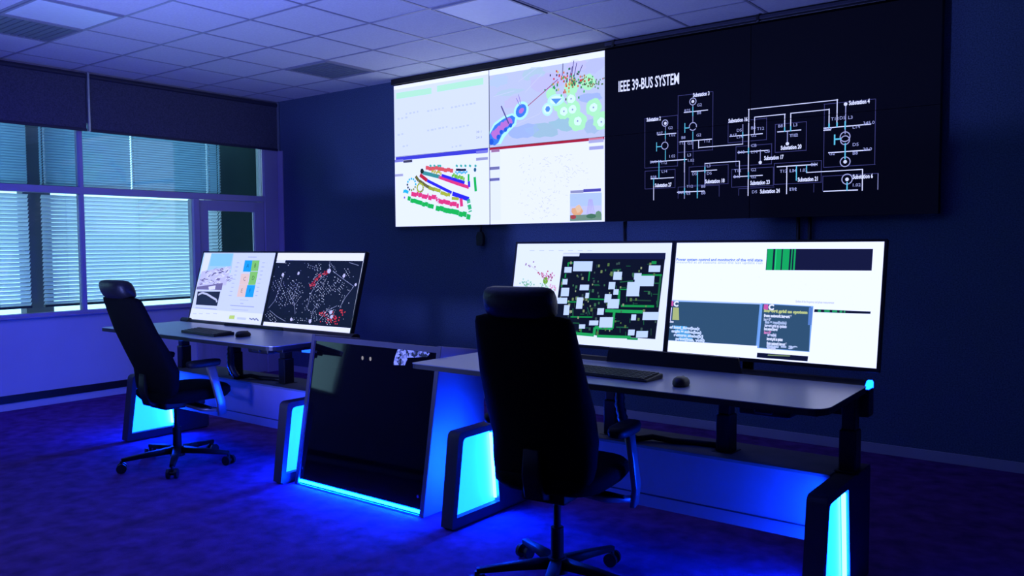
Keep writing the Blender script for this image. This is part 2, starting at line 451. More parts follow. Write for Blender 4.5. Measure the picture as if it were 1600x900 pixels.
# ceiling panels set in the tile grid
def ceil_panel(name, x0, y0, label, cat, mat_, grp=None):
    x1, y1 = x0+.592, y0+.593
    root = empty(name, ((x0+x1)/2, (y0+y1)/2, H)); tag(root, label, cat, grp)
    w, dd = .592/2-.012, .593/2-.012
    f = MB(); t = .016
    f.box(-w, w, -dd, -dd+t, -.012, -.0005); f.box(-w, w, dd-t, dd, -.012, -.0005); f.box(-w, -w+t, -dd+t, dd-t, -.012, -.0005); f.box(w-t, w, -dd+t, dd-t, -.012, -.0005)
    f.build('panel_frame', M['tgrid'], root)
    return root, w-t, dd-t
def cl(x0, y0, label):
    r, w, dd = ceil_panel('ceiling_light', x0, y0, label, 'ceiling light', None, 'square ceiling light panels')
    MB().box(-w, w, -dd, dd, -.008, -.0005, .001).build('diffuser', M['light_panel'], r)
cl(1.508, -3.422, 'pale square ceiling light above the window, left end of the ceiling')
cl(3.876, -1.643, 'pale square ceiling light in front of the wall screens')
def vent(x0, y0, label):
    r, w, dd = ceil_panel('ceiling_vent', x0, y0, label, 'ceiling vent', None, 'dark square ceiling vents')
    v = MB()
    for i in range(10):
        y = -dd+.03+i*(2*dd-.06)/9; v.box(-w, w, y-.022, y+.014, -.007, -.002, rot=None)
    v.box(-w, w, -dd, dd, -.002, -.0005)
    v.build('vent_grille', M['dark_panel'], r)
vent(.916, -3.422, 'dark square ceiling vent beside the left light panel')
vent(1.508, -1.05, 'dark square ceiling vent near the room corner, left of the wall screens')

# ================================================================== VIDEO WALL
VX = [1.942, 3.137, 4.332, 5.535, 6.765]; VZ = [1.598, 2.281, 2.966]; VY = -.08
def wall_panel(ci, ri, label):
    x0, x1, z0, z1 = VX[ci], VX[ci+1], VZ[ri], VZ[ri+1]
    root = empty('video_wall_panel', ((x0+x1)/2, VY, z0)); tag(root, label, 'display', 'display panels of the video wall')
    w, h = x1-x0, z1-z0
    hb = MB(); hb.box(-w/2+.0006, w/2-.0006, .003, .066, .0006, h-.0006, .002)
    hb.build('housing', M['housing'], root)
    cv = Canvas(Matrix.Translation(((x0+x1)/2, VY, z0)), w-.007, h-.003)
    cv.items_shift = 0
    return root, cv
WHITE = (236, 242, 252); BLK = (4, 5, 15)

def z1(x, y): return (600+x/4.444, 70+y/4.444)      # reading points on enlarged crops of the photo
def z2(x, y): return (600+x/4.444, 200+y/4.444)
def z3(x, y): return (950+x/5.327, 100+y/5.327)
def z4(x, y): return (1000+x/6.384, 180+y/6.384)
def z5(x, y): return (1140+x/6.384, 140+y/6.384)
def z6(x, y): return (1140+x/6.384, 200+y/6.384)
def bg(cv, col): cv.rect(-cv.w/2, cv.w/2, 0, cv.h, col, 0)
VWG = 1.02
# upper left: pale page with two green bars
r, cv = wall_panel(0, 1, 'bright wall display showing a pale page with two light green bars, top left of the video wall')
bg(cv, (226, 233, 238)); cv.rect(-cv.w/2, cv.w/2, cv.h-.035, cv.h, (250, 252, 255), 1)
cv.ppoly([z1(85, 335), z1(330, 298), z1(330, 340), z1(85, 378)], (188, 245, 196)); cv.ppoly([z1(368, 285), z1(690, 228), z1(690, 275), z1(368, 328)], (188, 245, 196))
for row in ((95, 510, 3), (150, 475, 4), (300, 455, 5), (465, 430, 7), (300, 590, 6), (470, 575, 5), (95, 620, 2), (130, 700, 2), (470, 705, 3)):
    for k in range(row[2]):
        a = (row[0]+k*26, row[1]-k*5); cv.prect(z1(*a), z1(a[0]+10+rng.random()*9, a[1]+10), (203, 213, 228))
for dy in (590, 628): cv.ptext(z1(640, dy+24), '38 1' if dy < 600 else '24 3', .028, (150, 158, 172), xs=1.4)
cv.build('screen', M['screen'], r, VWG)
# upper second: map with heat spots
r, cv = wall_panel(1, 1, 'bright wall display showing a pale map with blue and green heat spots, second from left in the top row')
bg(cv, (200, 207, 216)); cv.prect(z1(728, 180), z1(1530, 40), (248, 252, 255))
cv.rect(-cv.w/2, cv.w/2, cv.h-.05, cv.h, (248, 252, 255), 2)
for (cx, cy, rx, rz, col) in ((800, 250, .11, .05, (192, 210, 218)), (1040, 200, .12, .05, (188, 212, 208)), (860, 330, .15, .03, (190, 212, 210)), (1130, 260, .2, .08, (203, 198, 232)), (1450, 150, .12, .06, (196, 200, 222)), (1100, 590, .17, .07, (168, 200, 200)), (1250, 545, .14, .06, (165, 203, 200)), (980, 600, .16, .06, (170, 190, 226)), (1430, 370, .12, .035, (172, 190, 218)), (900, 400, .10, .05, (205, 200, 222)), (1330, 150, .10, .05, (206, 200, 232)), (1450, 560, .09, .06, (176, 198, 208))):
    cv.disc(cv.px(z1(cx, cy)), rx, rz, col, 2, 18, .22)
for (cx, cy, rr) in ((1250, 462, .07), (1310, 450, .075), (1345, 530, .085), (1455, 435, .075), (1300, 375, .05), (1510, 525, .08), (1215, 420, .06), (1160, 340, .05), (1420, 260, .07), (1300, 300, .07)):
    cv.disc(cv.px(z1(cx, cy)), rr, rr*.95, (182, 250, 178), 3, 18, .1)
for (cx, cy) in ((1250, 462), (1310, 450), (1345, 530), (1455, 435), (1300, 375), (1510, 535)):
    cv.disc(cv.px(z1(cx, cy)), .038, .036, (226, 255, 232), 4, 14, .1); cv.disc(cv.px(z1(cx, cy)), .008, .008, (150, 160, 190), 5, 8)
for sc, col, ly in ((1.0, (196, 250, 235), 4), (.72, (226, 255, 250), 5)):
    cv.disc(cv.px(z1(1195, 382)), .085*sc, .048*sc, col, ly, 16, .05); cv.disc(cv.px(z1(1135, 448)), .055*sc, .055*sc, col, ly, 16, .05)
cv.ppoly([z1(1160, 375), z1(1235, 372), z1(1195, 412)], (88, 150, 210), 6); cv.disc(cv.px(z1(1138, 446)), .026, .026, (88, 150, 210), 6, 6)
worm = [(728, 690), (728, 625), (770, 560), (830, 515), (890, 490), (912, 505), (905, 545), (860, 585), (820, 625), (795, 680), (770, 700)]
cv.ppoly([z1(*q) for q in [(728, 690), (728, 605), (765, 545), (828, 498), (892, 475), (925, 500), (918, 555), (872, 600), (838, 640), (812, 690)]], (190, 255, 250), 5)
cv.ppoly([z1(*q) for q in worm], (66, 130, 214), 6)
for q in ((768, 628, .032), (785, 605, .03), (805, 585, .03), (825, 565, .03), (850, 548, .028), (872, 530, .028)): cv.disc(cv.px(z1(q[0], q[1])), q[2], q[2]*1.3, (196, 120, 196), 7, 8, .2, .5)
for q in ((745, 675, .03), (795, 640, .022), (815, 605, .02), (845, 590, .02), (880, 560, .02)): cv.disc(cv.px(z1(q[0], q[1])), q[2], q[2], (40, 96, 200), 8, 7)
cv.disc(cv.px(z1(953, 458)), .085, .075, (190, 255, 250), 5, 16, 0, .7); cv.disc(cv.px(z1(953, 458)), .062, .052, (66, 130, 214), 6, 16, 0, .7); cv.disc(cv.px(z1(955, 458)), .03, .022, (196, 120, 196), 7, 10, .1, .7)
cv.pline(z1(815, 425), z1(868, 548), .013, (92, 84, 140), 9); cv.pline(z1(920, 370), z1(945, 425), .006, (140, 120, 190), 9); cv.pline(z1(935, 345), z1(955, 425), .005, (140, 120, 190), 9)
cv.pline(z1(1000, 425), z1(1210, 240), .007, (150, 80, 120), 9); cv.pline(z1(1000, 425), z1(1180, 270), .004, (190, 90, 110), 9)
for k in range(95):
    a = z1(rng.gauss(1290, 65), rng.gauss(255, 42)); c2 = cv.px(a); col = rng.choice([(214, 66, 60), (224, 120, 80), (70, 190, 90), (50, 150, 80), (220, 200, 90), (80, 80, 90)])
    cv.rect(c2[0]-.007, c2[0]+.007, c2[1]-.009, c2[1]+.009, col, 9)
for k in range(55):
    a = z1(rng.gauss(1435, 45), rng.gauss(258, 24)); c2 = cv.px(a); cv.rect(c2[0]-.005, c2[0]+.005, c2[1]-.006, c2[1]+.006, rng.choice([(60, 150, 80), (90, 120, 60), (160, 90, 60)]), 9)
for (xa, ya, xb, yb) in ((1320, 110, 1300, 250), (1340, 125, 1318, 240), (1245, 130, 1240, 215), (1380, 140, 1350, 210), (1310, 150, 1290, 230)): cv.pline(z1(xa, ya), z1(xb, yb), .007, (86, 76, 120), 10)
for (xa, ya, xb, yb) in ((730, 215, 900, 190), (760, 360, 905, 320), (980, 330, 1100, 200), (900, 560, 1080, 480), (1080, 480, 1120, 400), (930, 260, 1060, 160)): cv.pline(z1(xa, ya), z1(xb, yb), .005, (212, 216, 236), 3)
cv.build('screen', M['screen'], r, VWG)
# lower left: coloured street network
r, cv = wall_panel(0, 0, 'bright wall display showing a white page with a coloured network plan, bottom left of the video wall')
bg(cv, (243, 247, 254))
cv.ppoly([z2(82, 203), z2(722, 138), z2(722, 168), z2(82, 228)], (66, 66, 196))
for (x, y, w, col) in ((75, 222, 60, (130, 130, 200)), (135, 225, 62, (70, 70, 90)), (640, 160, 80, (130, 130, 205)), (640, 208, 82, (160, 160, 190)), (75, 322, 58, (170, 170, 195))): cv.prect(z2(x, y), z2(x+w, y+12), col, 3)
def pp(pts, wd, col, ly=3): cv.ppath([z2(*q) for q in pts], wd*1.2, col, ly)
def jag(pts, wd, col, ly=3, n=9, j=7):
    for (ax, ay), (bx, by) in zip(pts, pts[1:]):
        for k in range(n):
            t = k/n; x, y = ax+(bx-ax)*t, ay+(by-ay)*t+rng.uniform(-j, j)
            pp([(x, y), (x+(bx-ax)/n*1.02, y+(by-ay)/n*1.02)], wd, col, ly)
GR, BL, RD, PK, OL, CY = (30, 190, 80), (48, 44, 214), (200, 40, 60), (236, 60, 120), (178, 190, 60), (40, 190, 220)
jag([(165, 490), (345, 545)], .035, GR); jag([(360, 550), (600, 615)], .04, GR); jag([(585, 500), (600, 580)], .034, (60, 190, 110)); pp([(630, 340), (638, 440)], .024, GR)
jag([(190, 455), (300, 475), (370, 490), (380, 510), (520, 535)], .035, PK); pp([(535, 490), (540, 545)], .03, PK)
pp([(250, 325), (300, 365)], .03, RD); pp([(300, 365), (470, 450)], .024, BL); pp([(475, 455), (590, 495)], .034, BL)
pp([(380, 340), (520, 390), (590, 412)], .026, PK); pp([(400, 330), (560, 380)], .026, BL); pp([(590, 370), (592, 410)], .022, BL); pp([(588, 320), (588, 370)], .018, GR)
pp([(270, 310), (390, 340)], .03, (60, 150, 140)); jag([(290, 275), (480, 295)], .03, (230, 90, 90)); jag([(330, 300), (400, 315)], .022, (200, 190, 70)); jag([(470, 328), (560, 352)], .028, (120, 200, 60)); jag([(495, 310), (580, 310)], .016, (90, 190, 220))
jag([(500, 288), (570, 292)], .018, (40, 46, 70), n=5, j=3)
for x in (318, 345, 372, 385, 500, 530, 560, 592, 630): pp([(x, 258), (x+12, 268)], .016, (60, 180, 150))
cv.disc(cv.px(z2(265, 300)), .024, .026, (30, 50, 40), 5, 8); cv.disc(cv.px(z2(633, 290)), .016, .02, (40, 100, 120), 5, 8)
pp([(220, 335), (240, 365), (265, 380), (290, 400), (350, 430)], .026, (110, 110, 50)); jag([(310, 410), (460, 470)], .028, OL); pp([(470, 488), (520, 492)], .022, OL)
for cx, cy, rr, cols in ((192, 392, .055, (CY, CY, (40, 60, 50), (150, 160, 60))), (252, 415, .04, (OL, OL, OL, (150, 150, 60)))):
    c0 = cv.px(z2(cx, cy))
    for k in range(12):
        a = 2*PI*k/12; cv.disc((c0[0]+rr*math.cos(a), c0[1]+rr*math.sin(a)), .012, .012, cols[k//3], 5, 6)
jag([(135, 435), (170, 450)], .026, CY, n=4); cv.disc(cv.px(z2(143, 483)), .01, .012, (120, 80, 200), 4, 6)
cv.build('screen', M['screen'], r, VWG)
# lower second: grey drawing and inset picture
r, cv = wall_panel(1, 0, 'bright wall display with a red bar, faint grey line drawing and small landscape picture, bottom row')
bg(cv, (246, 248, 254)); cv.prect(z2(735, 170), z2(812, 640), (240, 244, 252))
cv.ppoly([z2(735, 135), z2(1530, 58), z2(1530, 80), z2(735, 155)], (176, 36, 56))
for (x, y, w, col) in ((745, 150, 58, (170, 120, 150)), (1422, 62, 100, (220, 120, 130)), (1422, 82, 104, (180, 180, 205)), (1425, 130, 100, (170, 170, 205)), (735, 272, 68, (120, 120, 160)), (735, 350, 68, (110, 110, 160)), (1295, 435, 90, (150, 150, 175)), (1385, 425, 122, (84, 80, 160))): cv.prect(z2(x, y), z2(x+w, y+15), col, 3)
for k in range(170):
    x, y = rng.gauss(1120, 110), rng.uniform(180, 630)
    if not 930 < x < 1430 or (x > 1270 and y > 420): continue
    a = rng.uniform(0, PI); L = rng.uniform(6, 22); cv.pline(z2(x, y), z2(x+L*math.cos(a), y+L*math.sin(a)), .003, (206, 210, 216), 3)
for k in range(30):
    x, y = rng.uniform(1200, 1420), rng.uniform(190, 380); cv.pline(z2(x, y), z2(x+rng.uniform(-22, 22), y+rng.uniform(-12, 22)), .003, (210, 213, 220), 3)
cv.prect(z2(1292, 458), z2(1512, 640), (186, 206, 236), 3); cv.prect(z2(1292, 545), z2(1512, 640), (204, 206, 222), 4)
cv.disc(cv.px(z2(1345, 580)), .06, .04, (238, 176, 120), 5, 10, .2); cv.disc(cv.px(z2(1350, 560)), .03, .03, (240, 200, 150), 6, 10, .2)
for x in (1410, 1422, 1436, 1448, 1462): cv.pline(z2(x, 600), z2(1434+(x-1434)*.4, 495), .006, (188, 170, 210), 6)
cv.prect(z2(1292, 605), z2(1512, 640), (120, 150, 120), 6); cv.disc(cv.px(z2(1315, 618)), .03, .018, (176, 70, 70), 7, 8); cv.disc(cv.px(z2(1440, 612)), .05, .02, (74, 120, 84), 7, 8); cv.disc(cv.px(z2(1490, 600)), .03, .03, (110, 150, 110), 7, 8)
cv.build('screen', M['screen'], r, VWG)
# the four dark panels share one single-line diagram
WL_, GB, TQ, FR = (226, 228, 240), (150, 152, 186), (96, 196, 206), (62, 62, 104)
lines = []      # (crop, a, b, width mm, colour)
def L(z, pts, wd, col):
    for a, b in zip(pts, pts[1:]): lines.append((z(*a), z(*b), wd, col))
def box4(z, x0, y0, x1, y1, skew=0):        # frame box; skew = photo drop of the right end
    L(z, [(x0, y0), (x1, y0-skew)], .006, FR); L(z, [(x1, y0-skew), (x1, y1-skew*.55)], .006, FR); L(z, [(x1, y1-skew*.55), (x0, y1)], .006, FR); L(z, [(x0, y1), (x0, y0)], .006, FR)
box4(z3, 307, 455, 580, 865, 28); box4(z3, 583, 265, 872, 735, 35); box4(z3, 1000, 490, 1320, 655, 45); box4(z3, 1065, 690, 1362, 848, 28)
box4(z5, 455, 350, 765, 625, 32); box4(z5, 942, 145, 1452, 775, 50)
box4(z4, 50, 560, 350, 735, 22); box4(z4, 490, 520, 880, 700, 30); box4(z4, 915, 540, 1330, 715, 22)
box4(z6, 445, 355, 915, 560, 30); L(z6, [(930, 480), (1480, 455)], .006, FR); L(z6, [(1480, 455), (1480, 612)], .006, GB); L(z6, [(930, 480), (930, 628)], .006, FR)
L(z4, [(380, 720), (790, 695)], .005, FR); L(z4, [(790, 695), (790, 810)], .005, FR); L(z4, [(380, 720), (380, 830)], .005, FR); L(z4, [(985, 735), (1340, 715)], .005, FR); L(z4, [(985, 735), (985, 800)], .005, FR); L(z6, [(840, 560), (840, 640)], .005, FR); L(z4, [(530, 330), (530, 495)], .005, FR)
# substation 2
L(z3, [(478, 520), (478, 640)], .007, GB); L(z3, [(478, 560), (478, 620)], .009, TQ); L(z3, [(415, 592), (565, 574)], .009, WL_); L(z3, [(478, 720), (478, 800)], .008, TQ); L(z3, [(405, 655), (405, 725)], .008, TQ); L(z3, [(405, 690), (445, 687)], .010, TQ)
L(z3, [(360, 815), (655, 795)], .009, WL_); L(z3, [(425, 810), (425, 930)], .009, TQ); L(z4, [(190, 465), (190, 630)], .009, TQ); L(z4, [(110, 632), (335, 625)], .009, WL_); L(z4, [(137, 632), (137, 700)], .009, TQ); L(z4, [(137, 700), (137, 845)], .008, WL_)
# substation 3
L(z3, [(707, 345), (707, 480)], .008, GB); L(z3, [(707, 360), (707, 430)], .010, TQ); L(z3, [(635, 405), (830, 382)], .009, WL_); L(z3, [(707, 565), (707, 640)], .008, TQ); L(z3, [(707, 640), (707, 705)], .008, GB); L(z3, [(640, 495), (640, 570)], .009, TQ); L(z3, [(640, 535), (672, 532)], .012, TQ)
L(z3, [(600, 650), (862, 622)], .009, WL_); L(z3, [(637, 645), (637, 900)], .009, WL_); L(z4, [(445, 260), (445, 830)], .009, GB); L(z4, [(445, 430), (445, 460)], .012, TQ)
L(z3, [(755, 640), (755, 700)], .008, WL_); L(z3, [(755, 700), (1122, 662)], .008, WL_); L(z3, [(1122, 505), (1122, 662)], .008, GB); L(z3, [(1122, 570), (1122, 610)], .010, TQ)
# substation 16 / 17 column
L(z3, [(1015, 605), (1285, 578)], .009, WL_); L(z3, [(1170, 380), (1170, 900)], .009, WL_); L(z4, [(1082, 0), (1082, 800)], .009, WL_); L(z5, [(188, 200), (1078, 100)], .008, WL_); L(z5, [(1072, 100), (1072, 370)], .009, WL_)
L(z3, [(1220, 450), (1220, 580)], .008, WL_); L(z5, [(250, 275), (555, 245)], .008, WL_); L(z5, [(550, 245), (550, 400)], .009, WL_); L(z5, [(610, 240), (990, 195)], .008, WL_); L(z5, [(610, 240), (610, 400)], .009, WL_); L(z5, [(993, 195), (993, 375)], .009, WL_)
L(z3, [(1082, 745), (1330, 710)], .009, WL_); L(z3, [(1268, 715), (1268, 825)], .008, GB); L(z3, [(1170, 700), (1170, 745)], .011, TQ)
L(z5, [(480, 420), (710, 405)], .009, WL_); L(z5, [(577, 420), (577, 545)], .009, GB); L(z5, [(550, 380), (550, 415)], .012, TQ); L(z5, [(610, 370), (610, 410)], .012, TQ)
# lower middle
L(z4, [(515, 560), (765, 548)], .009, WL_); L(z4, [(648, 480), (648, 690)], .009, GB); L(z4, [(648, 480), (992, 460)], .008, WL_); L(z4, [(992, 460), (992, 600)], .008, WL_); L(z4, [(573, 560), (573, 825)], .009, TQ); L(z4, [(375, 770), (640, 755)], .010, WL_)
L(z4, [(445, 730), (445, 790)], .012, TQ); L(z4, [(573, 730), (573, 790)], .012, TQ); L(z4, [(648, 520), (648, 570)], .012, TQ)
L(z4, [(935, 618), (1220, 597)], .009, WL_); L(z4, [(1082, 570), (1082, 630)], .012, TQ); L(z4, [(1082, 340), (1082, 380)], .012, TQ)
L(z6, [(475, 385), (870, 365)], .010, WL_); L(z6, [(570, 385), (570, 655)], .009, WL_); L(z6, [(667, 380), (667, 520)], .011, TQ); L(z6, [(768, 375), (768, 440)], .010, TQ); L(z6, [(768, 442), (1325, 415)], .008, WL_); L(z6, [(1325, 415), (1325, 620)], .009, WL_)
# substation 4 / 6
L(z5, [(942, 385), (1405, 345)], .010, WL_); L(z5, [(1158, 135), (1158, 330)], .009, GB); L(z5, [(1153, 320), (1153, 390)], .013, TQ); L(z5, [(1153, 390), (1153, 440)], .009, GB); L(z5, [(1048, 455), (1048, 545)], .014, TQ); L(z5, [(1060, 495), (1105, 492)], .016, TQ)
L(z5, [(1153, 540), (1153, 690)], .012, TQ); L(z5, [(990, 630), (1398, 602)], .010, WL_); L(z5, [(993, 345), (993, 375)], .014, TQ); L(z5, [(1072, 335), (1072, 368)], .014, TQ)
L(z6, [(940, 632), (1275, 618)], .010, WL_); L(z6, [(1172, 545), (1172, 620)], .012, TQ); L(z5, [(942, 405), (1005, 402)], .012, WL_)
rings_ = [(z3(475, 492), .030), (z3(473, 680), .034), (z3(707, 312), .032), (z3(707, 520), .036), (z5(1152, 470), .040), (z5(1152, 505), .036), (z5(1153, 720), .040), (z6(1172, 510), .042)]
dots = [z3(478, 494), z3(707, 312), z5(1153, 720), z6(1172, 512), z5(577, 540), z3(1268, 820), z5(1158, 145)]
subs = [(z3(322, 480), z3(440, 460), 'Substation 2'), (z3(708, 275), z3(845, 250), 'Substation 3'), (z3(1003, 490), z3(1162, 462), 'Substation 16'), (z3(1300, 800), z3(1462, 775), 'Substation 17'), (z5(510, 602), z5(718, 575), 'Substation 20'), (z4(150, 718), z4(315, 695), 'Substation 27'), (z4(650, 680), z4(845, 655), 'Substation 18'), (z4(1100, 695), z4(1295, 670), 'Substation 23'), (z4(1198, 780), z4(1395, 758), 'Substation 24'), (z6(680, 535), z6(880, 508), 'Substation 21'), (z5(1190, 155), z5(1398, 125), 'Substation 4'), (z6(1228, 508), z6(1430, 482), 'Substation 6')]
small = []      # tiny device tags beside the bars
for z, pts in ((z3, [(740, 355), (740, 420), (500, 545), (505, 605), (505, 780), (735, 605), (610, 625), (590, 672), (660, 672), (795, 655), (1070, 565), (1070, 620), (1190, 545), (1240, 552), (1190, 608), (1190, 692), (1190, 745), (1300, 740), (1415, 530), (1540, 520), (1520, 608), (660, 770), (660, 815), (440, 835)]),
               (z4, [(215, 575), (665, 520), (665, 595), (520, 600), (465, 725), (465, 795), (610, 725), (610, 790), (940, 570), (1105, 560), (1105, 630), (1395, 575), (1490, 570), (1115, 780), (1490, 755)]),
               (z5, [(1010, 310), (1095, 300), (1180, 295), (1225, 390), (1225, 565), (1225, 650), (595, 475), (990, 655), (500, 830), (600, 825), (695, 820)]), (z6, [(1220, 585), (595, 625)])):
    for q in pts: small.append((z(*q), rng.choice(['CB', '1.02', 'L3', 'T12', 'L14', 'B8', 'G2', 'D5'])))
small += [(z3(350, 828), 'BUS 30'), (z3(405, 590), 'B37'), (z3(635, 402), 'B25'), (z3(1015, 608), 'B17'), (z3(1080, 748), 'B18'), (z4(105, 632), 'B38'), (z4(378, 785), 'BUS 26'), (z4(935, 628), 'B15'), (z5(1330, 352), '345.0'), (z5(1330, 612), '20.0'), (z6(810, 380), 'B21'), (z5(945, 408), 'B19')]
def draw_diagram(cv):
    bg(cv, BLK)
    for a, b, wd, col in lines:
        p, q = cv.px(a), cv.px(b)
        if abs(p[0]-q[0]) < abs(p[1]-q[1]): x = (p[0]+q[0])/2; p, q = (x, p[1]), (x, q[1])
        else: zc = (p[1]+q[1])/2; p, q = (p[0], zc), (q[0], zc)
        cv.line(p, q, wd*.66, col, 2 if col == FR else (4 if col == TQ else 3))
    for c0, rr in rings_: cv.ring(cv.px(c0), rr*.8, .006, (170, 172, 200))
    for c0 in dots:
        p = cv.px(c0)
        if abs(p[0]) < cv.w/2-.02 and .02 < p[1] < cv.h-.02: cv.disc(p, .012, .012, WL_, 5, 10)
    for a, b, t in subs:
        p, q = cv.px(a), cv.px(b); cv.text(p, t, .040, (240, 242, 250), bold=.0012, maxw=q[0]-p[0])
    for a, t in small: cv.ptext(a, t, .030, (168, 172, 206), xs=1.1)
for ci, ri, lb in ((2, 1, 'dark wall display with the white heading IEEE 39-BUS SYSTEM, third from left in the top row'), (3, 1, 'dark wall display with a bus diagram, at the right end of the top row'), (2, 0, 'dark wall display with a bus diagram, third from left in the bottom row'), (3, 0, 'dark wall display with a bus diagram, at the right end of the bottom row')):
    r, cv = wall_panel(ci, ri, lb); draw_diagram(cv)
    if (ci, ri) == (2, 1):
        p, q = cv.px(z3(85, 232)), cv.px(z3(592, 160)); cv.text((p[0], p[1]), 'IEEE 39-BUS SYSTEM', .118, (238, 240, 248), bold=.0020, maxw=q[0]-p[0])
    cv.build('screen', M['screen'], r, 1.0)
# cover strip between the displays and the ceiling, with its metal rail
vr = empty('video_wall_rail', (4.35, -.04, 2.969)); tag(vr, 'black mounting rail along the top edge of the video wall under the ceiling', 'rail')
MB().box(-2.42, 2.42, -.064, .036, .004, .055, .003).build('rail_body', M['housing'], vr)
MB().box(-.0, 2.42, -.082, -.0645, .018, .043, .003).build('front_channel', M['hem'], vr)
for x in (.08, 1.25): MB().box(x-.01, x+.01, -.088, -.0645, .005, .052, .002).build('bracket', M['housing'], vr)
# cables hanging below the video wall
pl = empty('hanging_power_adapter', (3.0, -.05, 1.41)); tag(pl, 'black power adapter hanging on a short cable under the bright wall displays', 'adapter')
b = MB(); b.prism([(-.035, .0), (.03, -.005), (.042, .02), (.04, .09), (.02, .125), (-.02, .125), (-.04, .09)], 'y', -.018, .018, .004); b.build('adapter_body', M['black_plastic'], pl)
MB().tube([(.0, 0, .12), (.005, .002, .15), (.0, .004, .188)], .011).build('cable', M['black_plastic'], pl)
for i, (x, z0, lab) in enumerate(((4.48, 1.18, 'thin black cable hanging below the heading display against the wall'), (5.87, 1.16, 'left of two black cables hanging together under the right wall displays'), (5.95, 1.16, 'right of two black cables hanging together under the right wall displays'))):
    o = MB().tube([(x, -.02, z0), (x+.004, -.02, z0+.1), (x-.003, -.022, z0+.25), (x, -.03, 1.596)], .009 if i == 0 else .013).build('hanging_cable', M['black_plastic']); tag(o, lab, 'cable', 'cables hanging under the video wall')

# ================================================================== DESKS
DY = -2.5; TOP = .835
def rounded_poly(pts, rad, n=6):
    out = []; k = len(pts)
    for i, p in enumerate(pts):
        r = rad[i] if isinstance(rad, (list, tuple)) else rad
        a = Vector(pts[i-1])-Vector(p); b = Vector(pts[(i+1) % k])-Vector(p); p = Vector(p)
        if r <= 0: out.append(tuple(p)); continue
        a.normalize(); b.normalize(); ang = a.angle(b)/2; dd = r/math.tan(ang)
        p0, p1 = p+a*dd, p+b*dd
        for j in range(n+1):
            t = j/n; out.append(tuple(p0*(1-t)**2+p*2*t*(1-t)+p1*t*t))
    return out

def make_pod(root, xc):
    """lit end panel: ribbon frame, acrylic sheet in its opening, a light tube down each side of the sheet"""
    hw = .0375
    out_ = rounded_poly([(-.36, .012), (-.300, .485), (.30, .485), (.30, .012)], [.004, .035, .02, .004])
    hole = rounded_poly([(-.322, .062), (-.266, .452), (-.022, .452), (.022, .062)], [.004, .03, .012, .004])
    pod = MB().prism(out_, 'x', xc-hw, xc+hw, holes=hole).build('end_panel', M['pod'], root)
    MB().prism([(y*1.0+(-.006 if y < -.15 else .006), z+(.006 if z > .25 else -.006)) for y, z in hole], 'x', xc-.004, xc+.004).build('light_panel', M['acrylic'], pod)
    for sx in (-1, 1):
        t = MB(); t.tube([(xc+sx*.020, .004, .085), (xc+sx*.020, -.030, .435)], .0085)
        t.build('led_tube', M['led_tube'], pod)
    b = MB(); b.box(xc-hw+.008, xc+hw-.008, -.34, .29, 0, .014); b.build('foot_strip', M['desk_edge'], pod)
    return pod

